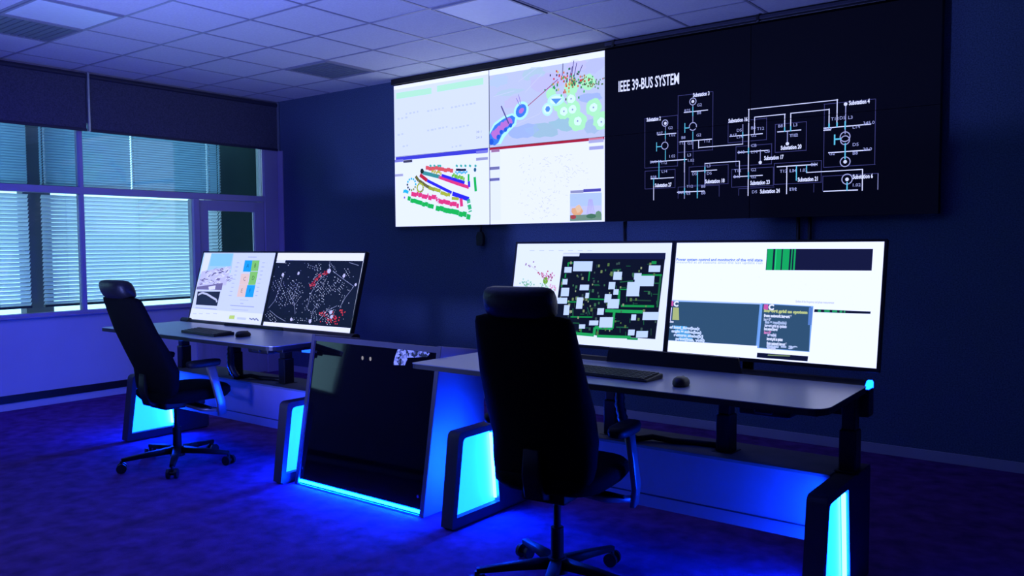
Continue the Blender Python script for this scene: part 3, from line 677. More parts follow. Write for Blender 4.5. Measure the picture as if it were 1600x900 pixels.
def make_desk(xc, label, rail, shift):
    root = empty('operator_desk', (xc, DY, 0)); tag(root, label, 'desk', 'height adjustable control room desks')
    # tabletop
    x0, x1 = -1.005+shift, 1.005+shift
    tp = rounded_poly([(x0, -.432), (x1, -.432), (x1-.012, .170), (x0+.02, .170)], [.03, .085, .03, .03])
    tb = MB(); tb.prism(tp, 'z', TOP-.0035, TOP, mi=0); tb.prism([(x*.9985, y*.998) for x, y in tp], 'z', TOP-.026, TOP-.0036, mi=1)
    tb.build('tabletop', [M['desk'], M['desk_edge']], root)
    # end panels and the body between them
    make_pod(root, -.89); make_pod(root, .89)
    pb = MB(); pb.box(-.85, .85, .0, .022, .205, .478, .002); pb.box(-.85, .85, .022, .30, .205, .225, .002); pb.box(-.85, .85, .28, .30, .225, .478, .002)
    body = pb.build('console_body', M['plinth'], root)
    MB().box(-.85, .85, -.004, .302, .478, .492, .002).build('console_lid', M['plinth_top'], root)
    pb = MB(); pb.box(-.85, .85, -.004, .0, .262, .268); pb.build('shadow_line', M['pod'], body)
    # lifting columns
    for x in (-.885, -.22, .36, .89):
        lg = MB(); lg.box(x-.034, x+.034, .085, .165, .486, .66, .006); lg.box(x-.027, x+.027, .092, .158, .66, TOP-.028, .005)
        lo = lg.build('lifting_column', M['black_metal'], root)
        MB().box(x-.048, x+.048, .07, .18, .486, .494, .002).build('column_foot', M['black_metal'], lo)
    # under-frame and rail behind the top
    uf = MB(); uf.box(x0+.06, x1-.10, .10, .15, TOP-.062, TOP-.027, .004)
    for x in (-.885, -.22, .36, .86): uf.box(x-.03, x+.03, -.30, .16, TOP-.055, TOP-.027, .004)
    uf.build('under_frame', M['black_metal'], root)
    rl = MB(); rl.box(rail[0], rail[1], .185, .265, TOP-.135, TOP-.018, .006)
    rr = rl.build('rear_rail', M['black_metal'], root)
    lt = MB(); lt.prism([(.19, TOP-.018), (.275, TOP-.018), (.275, TOP+.002), (.255, TOP+.012), (.225, TOP+.012), (.19, TOP-.008)], 'x', rail[0]+.02, rail[1]-.02)
    lt.build('rail_cover', M['desk_edge'], rr)
    if rail[0] < -1:
        MB().prism([(.192, TOP-.05), (.272, TOP-.05), (.272, TOP+.002), (.255, TOP+.012), (.225, TOP+.012), (.192, TOP-.012)], 'x', rail[1]-.019, rail[1]-.004).build('end_light', M['led_soft'], rr)
    else:
        eb = MB(); eb.cyl((rail[0]-.10, .23, TOP+.003), (rail[0]+.0, .23, TOP+.003), .022); eb.build('end_cap', M['black_plastic'], rr)
    for a, b_ in ((-.80, -.50), (.12, .30), (.46, .66)):
        MB().box(a, b_, .178, .186, TOP-.133, TOP-.105).build('rail_light', M['led_rail'], rr)
    # cable chain from the under-frame to the lid
    cx = -.13
    pts = [(cx, .04, TOP-.05), (cx-.004, .035, .74), (cx+.005, .02, .66), (cx+.035, .0, .59), (cx+.055, .01, .54), (cx+.07, .03, .500)]
    ch = MB()
    dense = []
    for i in range(len(pts)-1):
        for k in range(5): t = k/5; dense.append(Vector(pts[i]).lerp(Vector(pts[i+1]), t))
    dense.append(Vector(pts[-1]))
    ch.tube(dense, [.021 if i % 2 else .026 for i in range(len(dense))])
    ch.build('cable_chain', M['black_plastic'], root)
    cp = MB(); cp.tube([(cx+.07, .03, .502), (cx+.14, .09, .512), (cx+.24, .10, .505), (cx+.34, .14, .502), (cx+.44, .15, .502)], .014); cp.build('power_cable', M['black_plastic'], root)
    # hanging control box under the front edge
    kb = MB(); kb.box(.60, .80, -.34, -.22, TOP-.068, TOP-.027, .008); kb.box(.67, .74, -.36, -.30, TOP-.055, TOP-.027, .006)
    kb.build('control_box', M['black_plastic'], root)
    return root
make_desk(2.8475, 'grey operator desk with lit blue end panels, beside the window', (-.97, .95), -.04)
make_desk(5.9775, 'grey operator desk with lit blue end panels, in the right foreground', (-1.09, .945), -.05)

# ================================================================== CABINET BETWEEN THE DESKS
cb = empty('equipment_cabinet', (4.335, -2.7, 0)); tag(cb, 'low cabinet with a tilted black glass front and blue underglow between the desks', 'cabinet')
side = [(-.085, .0), (.068, .880), (.078, .880), (.42, .828), (.42, .0)]
for sx in (-1, 1):
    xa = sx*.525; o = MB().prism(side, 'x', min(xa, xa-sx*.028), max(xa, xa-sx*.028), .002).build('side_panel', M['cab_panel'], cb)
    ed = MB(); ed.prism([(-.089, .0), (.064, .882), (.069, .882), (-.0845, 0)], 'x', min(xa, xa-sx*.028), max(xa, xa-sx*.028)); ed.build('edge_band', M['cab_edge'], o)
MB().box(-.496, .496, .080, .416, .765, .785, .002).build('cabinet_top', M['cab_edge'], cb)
MB().prism([(.0585, .846), (.064, .876), (.076, .876), (.0705, .846)], 'x', -.4965, .4965).build('top_rail', M['cab_edge'], cb)
def gy(z): return -.081+.153*(z/.880)
g = MB(); g.prism([(gy(.036), .036), (gy(.8455), .8455), (gy(.8455)+.008, .8455), (gy(.036)+.008, .036)], 'x', -.494, .494)
door = g.build('glass_door', M['black_glass'], cb)
hn = MB()
hn.bm.free()
for x, z in ((-.475, .10), (-.475, .78), (.47, .10)): MB().cyl((x, gy(z)-.006, z), (x, gy(z)+.001, z), .008, n=12).build('door_fixing', M['chrome'], door)
MB().box(-.494, .494, .40, .414, .04, .764).build('back_panel', M['black_plastic'], cb)
MB().box(-.494, .494, .02, .398, .036, .05).build('cabinet_base', M['black_plastic'], cb)
for x in (-.07, -.005): o = MB().ball((x, gy(.775)-.002, .775), .008, n=10, sc=(1, .4, 1.5)).build('pale_dot', emitter('small pale glowing dot', (.8, .75, .9), .35), door)  # two small pale dots on the glass, faintly emissive
# speckled reflection in the glass, painted as a thin patterned patch on its face
pm = mat('painted speckled reflection', (.2, .22, .26), .7)
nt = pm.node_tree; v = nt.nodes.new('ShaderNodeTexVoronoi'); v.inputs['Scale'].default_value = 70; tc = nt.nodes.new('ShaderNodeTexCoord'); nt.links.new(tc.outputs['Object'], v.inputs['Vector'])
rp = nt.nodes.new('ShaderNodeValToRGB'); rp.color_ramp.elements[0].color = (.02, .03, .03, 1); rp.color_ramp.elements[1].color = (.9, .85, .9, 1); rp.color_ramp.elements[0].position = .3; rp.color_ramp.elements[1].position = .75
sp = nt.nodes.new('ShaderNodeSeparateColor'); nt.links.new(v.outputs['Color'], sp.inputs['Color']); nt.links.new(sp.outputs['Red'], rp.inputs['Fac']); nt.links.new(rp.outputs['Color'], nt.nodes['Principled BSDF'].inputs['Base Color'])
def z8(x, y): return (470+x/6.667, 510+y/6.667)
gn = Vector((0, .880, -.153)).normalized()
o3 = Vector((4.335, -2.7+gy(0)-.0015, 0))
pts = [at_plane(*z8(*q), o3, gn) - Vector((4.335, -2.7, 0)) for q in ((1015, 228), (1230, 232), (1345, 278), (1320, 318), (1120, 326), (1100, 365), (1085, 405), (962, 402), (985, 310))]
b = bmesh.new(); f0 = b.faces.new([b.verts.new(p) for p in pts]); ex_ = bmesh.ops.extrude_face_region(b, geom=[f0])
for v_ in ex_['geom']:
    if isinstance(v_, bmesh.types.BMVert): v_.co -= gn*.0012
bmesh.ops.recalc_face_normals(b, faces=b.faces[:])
sk = MB(); sk.bm.free(); sk.bm = b; sk.build('speckled_reflection', pm, door)
MB().box(-.49, .49, -.080, -.072, .017, .029).build('led_strip', M['led_under'], cb)
MB().box(-.494, .494, -.0715, .02, .004, .0355).build('kick_strip', M['black_plastic'], cb)
MB().box(-.494, .494, -.088, -.081, .004, .009).build('kick_profile', M['black_metal'], cb)

# ================================================================== MONITORS
def zm(x0, y0, s): return lambda x, y: (x0+x/s, y0+y/s)
def make_monitor(xc, ytop, zbot, w, h, tilt, label):
    """origin at the middle of the lower edge of the display face; leans back by tilt"""
    root = empty('monitor', (xc, ytop-math.sin(tilt)*h, zbot)); root.rotation_euler = (-tilt, 0, 0)
    tag(root, label, 'monitor', 'wide desk monitors')
    hb = MB(); hb.box(-w/2, w/2, .002, .030, 0, h, .003); hb.box(-w*.3, w*.3, .030, .055, h*.2, h*.8, .008)
    hb.build('housing', M['housing'], root)
    bz = MB(); t = .011
    bz.box(-w/2, w/2, -.002, .002, 0, .016); bz.box(-w/2, w/2, -.002, .002, h-t, h); bz.box(-w/2, -w/2+t, -.002, .002, .016, h-t); bz.box(w/2-t, w/2, -.002, .002, .016, h-t)
    bz.build('bezel', M['housing'], root)
    mw = Matrix.Translation(root.location) @ Matrix.Rotation(-tilt, 4, 'X') @ Matrix.Translation((0, 0, .016))
    cv = Canvas(mw, w-2*t, h-t-.016)
    def finish(strength=1.0):
        o = cv.build('screen', M['screen'], root, strength); o.location = (0, .0015, .016); return o
    return root, cv, finish
def dual_stand(xc, ytop, zbot, h, tilt, label, ph):
    """clamped to the back of the desk rail, rising behind the two monitors to a cross bar at their backs"""
    root = empty('monitor_stand', (xc, -2.40, TOP)); tag(root, label, 'monitor stand', 'black twin monitor stands')
    zc = zbot+h*.5-TOP                                    # bar height above the desk top
    yb = ytop-math.tan(tilt)*(h*.5*math.cos(tilt))+.066/math.cos(tilt)+2.40
    for x in (-.30, .30):
        u = MB(); u.box(x-.04, x+.04, .178, .192, -.12, -.03, .003)
        u.bar([(x, .185, -.075), (x, yb+.03, -.075), (x, yb+.045, -.04), (x, yb+.042, zc)], .05, .022); u.build('upright', M['black_metal'], root)
    MB().box(-.62, .62, yb+.006, yb+.030, zc-.03, zc+.03, .004).build('cross_bar', M['black_metal'], root)
    bp = MB(); bp.prism([(-.35, .0), (-.335, ph), (.335, ph), (.35, .0)], 'y', .074, .084, .002); bp.build('cover_plate', M['black_metal'], root)
    return root
# --- left pair
TL = R(15.5)
lx, lw, lh, ly, lzb = 2.715, .958, .572, -2.06, .826
z7 = zm(290, 380, 5.327)
r, cv, fin = make_monitor(lx-lw/2-.001, ly, lzb, lw, lh, TL, 'white-paged monitor with a photo and a coloured block chart, nearest the window')
bg(cv, (214, 222, 242)); cv.rect(-cv.w/2, cv.w/2, 0, .085, (236, 240, 250), 1)
cv.ppoly([z7(150, 85), z7(400, 85), z7(375, 245), z7(100, 300)], (170, 212, 240)); cv.ppoly([z7(160, 85), z7(215, 85), z7(180, 220), z7(120, 260)], (232, 236, 246), 2)
cv.ppoly([z7(215, 85), z7(395, 85), z7(372, 190), z7(200, 190)], (140, 206, 236), 2)
cv.ppoly([z7(135, 235), z7(380, 190), z7(335, 350), z7(95, 360)], (202, 200, 224), 3)
for k in range(70):
    x, y = rng.uniform(110, 380), rng.uniform(205, 345); a = rng.uniform(-.9, .5)
    cv.pline(z7(x, y), z7(x+26*math.cos(a), y+26*math.sin(a)), rng.uniform(.004, .010), rng.choice([(120, 110, 150), (238, 238, 248), (170, 165, 195), (90, 84, 120), (225, 225, 240)]), 4)
cv.ppoly([z7(95, 362), z7(310, 332), z7(300, 390), z7(90, 385)], (120, 112, 150), 5); cv.ppoly([z7(190, 362), z7(250, 352), z7(245, 385), z7(195, 388)], (230, 230, 245), 6)
cv.ppoly([z7(100, 402), z7(290, 402), z7(262, 522), z7(85, 512)], (34, 44, 66), 5)
cv.ppath([z7(105, 430), z7(140, 412), z7(180, 425), z7(220, 450), z7(255, 470), z7(262, 490)], .016, (196, 200, 214), 7)
BLK_ = (30, 164, 224); GRN = (134, 204, 100); PCH = (240, 206, 186)
for (qs, col, t) in (([(494, 142), (556, 142), (540, 238), (476, 236)], BLK_, 'A'), ([(556, 142), (616, 142), (602, 232), (541, 232)], GRN, 'B'), ([(462, 252), (532, 252), (516, 346), (446, 344)], PCH, 'C'), ([(538, 236), (602, 236), (580, 346), (520, 346)], GRN, 'D'), ([(446, 346), (514, 346), (492, 448), (424, 446)], PCH, 'E'), ([(512, 348), (580, 348), (560, 450), (492, 448)], BLK_, 'F')):
    cv.ppoly([z7(*q) for q in qs], col, 2)
    cxm, cym = sum(q[0] for q in qs)/4-12, sum(q[1] for q in qs)/4+14; cv.ptext(z7(cxm, cym), t, .045, tuple(int(v*.55) for v in col))
for k in range(9):
    for x in (425, 640):
        cv.prect(z7(x-k*8+rng.uniform(-3, 3), 160+k*34), z7(x+20-k*8, 166+k*34), (170, 180, 206), 2)
for y, x0_, x1_ in ((112, 520, 590), (470, 450, 520), (498, 455, 480), (520, 370, 570), (550, 380, 520), (540, 80, 260)): cv.prect(z7(x0_, y), z7(x1_, y+7), (166, 174, 202), 2)
cv.ppoly([z7(365, 600), z7(410, 600), z7(405, 632), z7(358, 630)], (196, 220, 110), 3); cv.prect(z7(430, 615), z7(500, 640), (206, 214, 236), 3)
cv.ppath([z7(530, 625), z7(552, 636), z7(560, 625), z7(578, 640), z7(585, 625), z7(606, 645)], .010, (130, 138, 160), 3)
for x in (60, 110, 170, 230): cv.prect(z7(x, 580), z7(x+30, 590), (206, 212, 228), 2)
fin(1.0)
r, cv, fin = make_monitor(lx+lw/2+.001, ly, lzb, lw, lh, TL, 'monitor showing a dark city map with white and red dots, beside the black cabinet')
bg(cv, (246, 246, 250)); cv.ppoly([z7(755, 140), z7(1476, 148), z7(1372, 706), z7(640, 652)], (18, 26, 44), 1)
cv.ppoly([z7(760, 140), z7(832, 140), z7(826, 165), z7(752, 163)], (226, 230, 238), 3)
def inmap(x, y): return 150 < y < 690-.05*(1372-x) and 762-(y-150)*.22 < x < 1462-(y-150)*.18
def dot(x, y, s=.0024, col=None):
    if inmap(x, y):
        p = cv.px(z7(x, y)); col = col or rng.choice([(230, 230, 240), (180, 186, 206), (140, 146, 176), (210, 214, 228)])
        w_ = s*rng.uniform(.7, 2.0); cv.rect(p[0]-w_, p[0]+w_, p[1]-s, p[1]+s, col, 3)
def street(x, y, ang, n, gap, rows, sp):
    c_, q_ = math.cos(ang), math.sin(ang)
    for r0 in range(rows):
        for k in range(n):
            if rng.random() < .22: continue
            u, w_ = k*gap+rng.uniform(-2, 2), r0*sp+rng.uniform(-2, 2)
            a = (x+u*c_-w_*q_, y+u*q_+w_*c_)
            if inmap(*a):
                e = (a[0]+7*c_, a[1]+7*q_) if rng.random() < .7 else (a[0]-6*q_, a[1]+6*c_)
                cv.pline(z7(*a), z7(*e), rng.uniform(.0025, .0048), rng.choice([(235, 235, 245), (190, 196, 214), (150, 156, 186), (215, 218, 232)]), 3)
for a in ((790, 290, 1.1, 8, 17, 5, 24), (905, 290, .75, 7, 18, 5, 26), (960, 330, 1.9, 8, 16, 4, 22), (870, 380, 1.2, 8, 16, 4, 20), (1150, 300, .9, 8, 16, 7, 18), (1180, 280, 2.1, 8, 16, 5, 22), (1260, 290, .6, 7, 15, 6, 20), (1080, 400, .8, 8, 16, 5, 22), (960, 440, 2.2, 7, 16, 4, 18), (800, 440, 1.0, 6, 16, 4, 20), (1010, 470, 1.2, 5, 18, 3, 22), (1250, 560, 2.2, 9, 15, 5, 20), (1190, 600, .9, 5, 16, 4, 18), (690, 570, .8, 8, 16, 3, 18), (1020, 180, .3, 6, 20, 2, 18), (1110, 170, 1.2, 4, 16, 2, 30), (1340, 200, 1.0, 6, 16, 2, 22), (1330, 420, 1.9, 8, 16, 2, 22), (900, 620, .1, 9, 18, 2, 16), (1080, 560, 1.4, 6, 16, 3, 20), (1210, 170, 1.0, 6, 15, 2, 18)): street(*a)
for k in range(90): dot(rng.uniform(700, 1440), rng.uniform(165, 680))
for (x, y, r_) in ((1195, 232, .018), (810, 262, .014), (940, 250, .012), (1318, 272, .014), (1208, 575, .016), (1215, 612, .014), (1035, 650, .014), (880, 635, .013), (1415, 345, .011)): cv.disc(cv.px(z7(x, y)), r_, r_, (200, 196, 224), 4, 10, .15)
for k in range(60):
    t = rng.random(); dot(1190-150*t+rng.gauss(0, 8), 240+130*t*t+rng.gauss(0, 8), .0042, rng.choice([(196, 40, 60), (150, 30, 50), (214, 90, 100)]))
for k in range(34): dot(rng.gauss(1230, 40), rng.gauss(630, 25), .004, (206, 50, 66)); 
for k in range(10): dot(rng.gauss(1140, 16), rng.gauss(585, 10), .0038, (206, 60, 66)); dot(rng.gauss(1300, 14), rng.gauss(570, 10), .0038, (206, 60, 66))
for pts_ in ([(1200, 150), (1195, 230), (1100, 320), (1040, 420), (1010, 540)], [(1230, 235), (1300, 290), (1400, 360), (1330, 450), (1280, 540)], [(690, 540), (740, 480), (780, 380), (810, 270)], [(1040, 650), (1060, 560), (1100, 500)], [(1060, 300), (1130, 240)], [(1360, 160), (1440, 185)], [(700, 560), (760, 610), (830, 650)], [(910, 590), (905, 500), (870, 440)], [(1110, 640), (1180, 560), (1260, 520)]):
    cv.ppath([z7(*q) for q in pts_], .004, (128, 134, 160), 2)
fin(1.0)
dual_stand(lx+.05, ly, lzb, lh, TL, 'black twin monitor stand on the desk by the window', .022)
# --- right pair
TR_ = R(10.5)
rx_, rw, rh, ry, rzb = 5.985, .966, .556, -2.18, .886
z9 = zm(790, 360, 5.327); z10 = zm(1020, 360, 4.324); z11 = zm(720, 430, 4.57)
r, cv, fin = make_monitor(rx_-rw/2-.001, ry, rzb, rw, rh, TR_, 'monitor showing a green circuit diagram with pale blocks, behind the near chair')
bg(cv, (240, 246, 252))
cv.ppoly([z9(480, 188), z9(1332, 186), z9(1245, 905), z9(395, 850)], (14, 20, 34), 1); cv.ppoly([z9(620, 188), z9(1332, 186), z9(1328, 240), z9(615, 240)], (22, 30, 62), 2)
cv.ppoly([z9(478, 190), z9(616, 190), z9(612, 215), z9(475, 215)], (228, 234, 242), 3)
G1, G2, G3 = (24, 150, 66), (30, 96, 56), (40, 74, 52)
def gl(pts_, wd=.006, col=G1, z=z9, ly=3): cv.ppath([z(*q) for q in pts_], wd, col, ly)
gl([(700, 330), (690, 420)], .008); gl([(475, 400), (465, 470)], .008); gl([(440, 595), (600, 595)], .007); gl([(700, 570), (830, 575)], .007); gl([(830, 668), (1140, 678)], .016, (34, 170, 80)); gl([(960, 628), (1235, 632)], .011); gl([(905, 670), (888, 815)], .014, (34, 170, 80)); gl([(545, 855), (735, 872), (742, 808), (890, 815)], .016, (34, 170, 80)); gl([(760, 880), (1040, 890)], .014, (34, 170, 80)); gl([(765, 880), (768, 815)], .010); gl([(945, 500), (940, 620)], .014); gl([(1290, 380), (1262, 640)], .010, G2); gl([(1130, 372), (1300, 372)], .009); gl([(540, 720), (720, 722)], .007); gl([(630, 820), (625, 855)], .007); gl([(950, 430), (1060, 420)], .006, G2); gl([(950, 490), (1010, 490)], .006); gl([(560, 650), (560, 715)], .006, G2); gl([(700, 490), (690, 590)], .006, G2)
gl([(520, 300), (520, 270), (560, 270)], .008); gl([(1215, 268), (1255, 268)], .014); gl([(495, 395), (500, 360)], .008); gl([(890, 330), (960, 325)], .007, G2); gl([(920, 805), (1020, 808)], .006, G2)
gl([(1050, 580), (1210, 585)], .006, G3); gl([(1240, 440), (1280, 440)], .006, G2); gl([(1010, 900), (1100, 905)], .010); gl([(560, 770), (610, 772), (610, 800)], .005, G2); gl([(680, 640), (700, 700)], .005, G2)
for k in range(120):
    x, y = rng.uniform(470, 1300), rng.uniform(260, 870); p = cv.px(z9(x-(y-260)*.10, y)); s_ = rng.uniform(.003, .0065)
    if x < 560 and y > 620: continue
    cv.rect(p[0]-s_, p[0]+s_, p[1]-s_*1.3, p[1]+s_*1.3, rng.choice([(90, 120, 60), (120, 140, 80), (60, 110, 70), (150, 160, 110), (60, 84, 70)]), 4)
for k in range(46):
    x, y = rng.uniform(480, 1290), rng.uniform(270, 860); x -= (y-260)*.10
    a = rng.choice([0, PI/2]); l_ = rng.uniform(18, 60); gl([(x, y), (x+l_*math.cos(a), y+l_*math.sin(a))], .0035, rng.choice([G2, G3, G2]), ly=2)
for q0, q1 in (((565, 258), (722, 340)), ((490, 305), (550, 352)), ((475, 405), (515, 450)), ((462, 478), (528, 548)), ((432, 560), (512, 610)), ((485, 622), (530, 704)), ((618, 452), (694, 498)), ((590, 558), (642, 652)), ((665, 520), (694, 564)), ((898, 345), (968, 412)), ((858, 430), (912, 490)), ((898, 490), (940, 536)), ((824, 530), (880, 600)), ((850, 572), (944, 650)), ((764, 648), (818, 702)), ((782, 722), (892, 808)), ((696, 750), (772, 790)), ((612, 782), (662, 818)), ((1070, 356), (1130, 410)), ((1075, 378), (1236, 464)), ((1010, 430), (1115, 548)), ((1192, 292), (1288, 346)), ((1142, 680), (1275, 746)), ((1046, 700), (1086, 748)), ((1020, 826), (1074, 874)), ((1088, 838), (1184, 892))):
    (x0_, y0_), (x1_, y1_) = q0, q1; sk_ = (y1_-y0_)*.10
    cv.ppoly([z9(x0_+sk_/2, y0_), z9(x1_+sk_/2, y0_), z9(x1_-sk_/2, y1_), z9(x0_-sk_/2, y1_)], (204, 222, 238), 6)
cv.disc(cv.px(z9(332, 418)), .017, .020, (120, 176, 50), 3, 12)
for (cx, cy, n, cols) in ((370, 385, 26, [(226, 150, 170), (150, 60, 80), (206, 120, 140)]), (290, 355, 8, [(200, 80, 90)]), (170, 445, 26, [(170, 216, 170), (130, 190, 130)]), (330, 470, 12, [(160, 210, 160)]), (395, 480, 12, [(230, 170, 180)]), (205, 290, 6, [(160, 120, 150)])):
    for k in range(n):
        p = cv.px(z9(rng.gauss(cx, 26), rng.gauss(cy, 16))); cv.rect(p[0]-.004, p[0]+.004, p[1]-.004, p[1]+.004, rng.choice(cols), 3)
gl([(200, 285), (285, 355), (332, 418)], .002, (200, 190, 206)); gl([(332, 418), (332, 470)], .003, (150, 190, 110))
for k in range(7): cv.prect(z9(200+k*80, 165), z9(240+k*80, 170), (206, 216, 228), 2)
fin(1.0)
r, cv, fin = make_monitor(rx_+rw/2+.001, ry, rzb, rw, rh, TR_, 'white-paged monitor with two slate code windows and green bars, at the right end')
bg(cv, (250, 252, 255))
cv.ppoly([z10(772, 124), z10(1488, 124), z10(1478, 272), z10(762, 268)], (22, 26, 54), 2)
for x0_, x1_ in ((776, 815), (828, 872), (880, 926), (938, 946), (956, 968)): cv.ppoly([z10(x0_, 124), z10(x1_, 124), z10(x1_-10, 268), z10(x0_-10, 268)], (22, 170, 84), 3)
cv.ppoly([z10(832, 124), z10(838, 124), z10(828, 268), z10(822, 268)], (40, 210, 110), 4)
p, q = cv.px(z10(158, 205)), cv.px(z10(742, 206))
cv.text(p, 'Power system control and monitoring of the grid state', .019, (92, 132, 206), bold=.0006, maxw=q[0]-p[0])
cv.text((p[0], p[1]-.012), 'measured at all stations since the last update run', .017, (150, 178, 224), maxw=q[0]-p[0])
SL = (50, 82, 100)
cv.ppoly([z10(108, 468), z10(735, 492), z10(735, 500), z10(108, 476)], (176, 200, 236), 3)
cv.ppoly([z10(104, 474), z10(735, 498), z10(705, 780), z10(62, 740)], (110, 160, 206), 2); cv.ppoly([z10(112, 480), z10(722, 500), z10(697, 780), z10(85, 740)], SL, 3)
cv.ppoly([z10(732, 492), z10(1085, 512), z10(1058, 822), z10(705, 795)], (120, 166, 212), 4); cv.ppoly([z10(742, 498), z10(1068, 516), z10(1055, 818), z10(718, 792)], SL, 5)
for dx, dy in ((0, 0), (640, 24)):
    cv.ppoly([z10(112+dx, 476+dy), z10(140+dx, 476+dy), z10(138+dx, 512+dy), z10(108+dx, 510+dy)], (206, 90, 150), 6); cv.ptext(z10(140+dx, 512+dy), 'C', .035, (240, 240, 246), bold=.002, layer=6)
cv.ppoly([z10(108, 520), z10(130, 520), z10(122, 610), z10(100, 608)], (220, 214, 236), 6); cv.ppoly([z10(138, 520), z10(176, 522), z10(178, 606), z10(132, 604)], (176, 186, 110), 6); cv.prect(z10(102, 612), z10(140, 624), (220, 222, 232), 6)
codes = ['def load_flow(bus):', '  angle = solve(bus)', '  return state[k]', '  print(bus, volt)']
for k in range(4):
    p = cv.px(z10(100+k*12, 660+k*26)); e = cv.px(z10(318+k*11, 666+k*26))
    cv.text(p, codes[k], .018, (206, 222, 236), bold=.0012, layer=6, maxw=e[0]-p[0]); cv.rect(p[0]+.03, p[0]+.10, p[1]-.002, p[1]+.014, (96, 180, 220), 5)
for k, (y, x0_, x1_, col) in enumerate(((545, 752, 1046, (190, 200, 120)), (578, 752, 940, (226, 230, 236)), (604, 750, 800, (180, 190, 200)), (622, 758, 905, (170, 186, 200)), (645, 756, 905, (206, 212, 220)), (668, 752, 850, (220, 226, 232)), (692, 752, 800, (214, 130, 170)), (708, 775, 835, (200, 206, 216)), (735, 770, 878, (226, 230, 236)), (765, 770, 905, (220, 226, 232)), (783, 770, 980, (186, 200, 212)), (797, 772, 830, (200, 206, 216)))):
    p = cv.px(z10(x0_, y+5)); e = cv.px(z10(x1_, y+5))
    cv.text(p, ['import grid as system', 'from network import *', 'bus = 39', 'line = read(table)'][k % 4], .017, col, bold=.0014, layer=7, maxw=e[0]-p[0])
cv.ppoly([z10(1056, 520), z10(1082, 520), z10(1072, 640), z10(1048, 640)], (90, 130, 180), 6)
cv.ppoly([z10(705, 826), z10(1050, 850), z10(1045, 885), z10(702, 858)], (16, 22, 46), 4); cv.ppoly([z10(780, 838), z10(930, 846), z10(925, 852), z10(775, 846)], (120, 140, 90), 5)
cv.ppoly([z10(1092, 532), z10(1472, 548), z10(1470, 564), z10(1088, 552)], (20, 26, 46), 2)
for x0_, x1_ in ((1115, 1135), (1158, 1195), (1212, 1245), (1262, 1280), (1290, 1300)): cv.ppoly([z10(x0_, 534+(x0_-1092)*.04), z10(x1_, 534+(x0_-1092)*.04), z10(x1_, 552+(x0_-1092)*.03), z10(x0_, 552+(x0_-1092)*.03)], (30, 150, 84), 3)
p, q = cv.px(z10(962, 486)), cv.px(z10(1225, 497)); cv.text(p, 'Update of the frequency and phase measurement', .014, (130, 138, 158), maxw=q[0]-p[0])
fin(1.05)
dual_stand(rx_+.05, ry, rzb, rh, TR_, 'black twin monitor stand on the desk in the right foreground', .070)

# ================================================================== KEYBOARDS AND MICE
def keyboard(x, y, rz, label):
    root = empty('keyboard', (x, y, TOP+.0005), rz); tag(root, label, 'keyboard', 'black desk keyboards')
    b = MB(); b.prism([(-.072, 0), (-.072, .010), (.066, .022), (.072, .018), (.072, 0)], 'x', -.22, .22, .003); body = b.build('keyboard_body', M['black_plastic'], root)
    kk = MB()
    for j in range(6):
        for i in range(20):
            if j == 0 and 4 <= i <= 8: continue
            xk = -.207+i*.0213; yk = -.062+j*.0225; zk = .0095+.012*(yk+.072)/.138
            kk.box(xk-.0088, xk+.0088, yk-.0092, yk+.0092, zk, zk+.006)
    kk.box(-.207+4*.0213-.0088, -.207+8*.0213+.0088, -.0712, -.0528, .0103, .0163)
    kk.build('keys', M['key'], root)
    return root
def mouse(x, y, rz, label):
    root = empty('mouse', (x, y, TOP+.0005), rz); tag(root, label, 'computer mouse', 'black computer mice')
    rings = srings([(0, 0, 0, .030, .052, 0), (0, 0, .008, .033, .057, 0), (0, -.002, .020, .032, .054, 0), (0, -.006, .030, .027, .043, 0), (0, -.010, .036, .018, .028, 0), (0, -.012, .038, .006, .010, 0)], 24, 2.3)
    MB().loft(rings).build('mouse_body', M['black_plastic'], root)
    MB().cyl((-.004, .033, .026), (.004, .033, .026), .009, n=14).build('scroll_wheel', M['key'], root)
    return root
keyboard(5.935, -2.70, R(-2), 'black keyboard on the right desk, partly behind the near chair'); mouse(6.30, -2.755, R(12), 'black mouse on the right desk')
keyboard(2.85, -2.735, R(-4), 'black keyboard on the desk by the window'); mouse(3.20, -2.70, R(8), 'black mouse on the desk by the window')

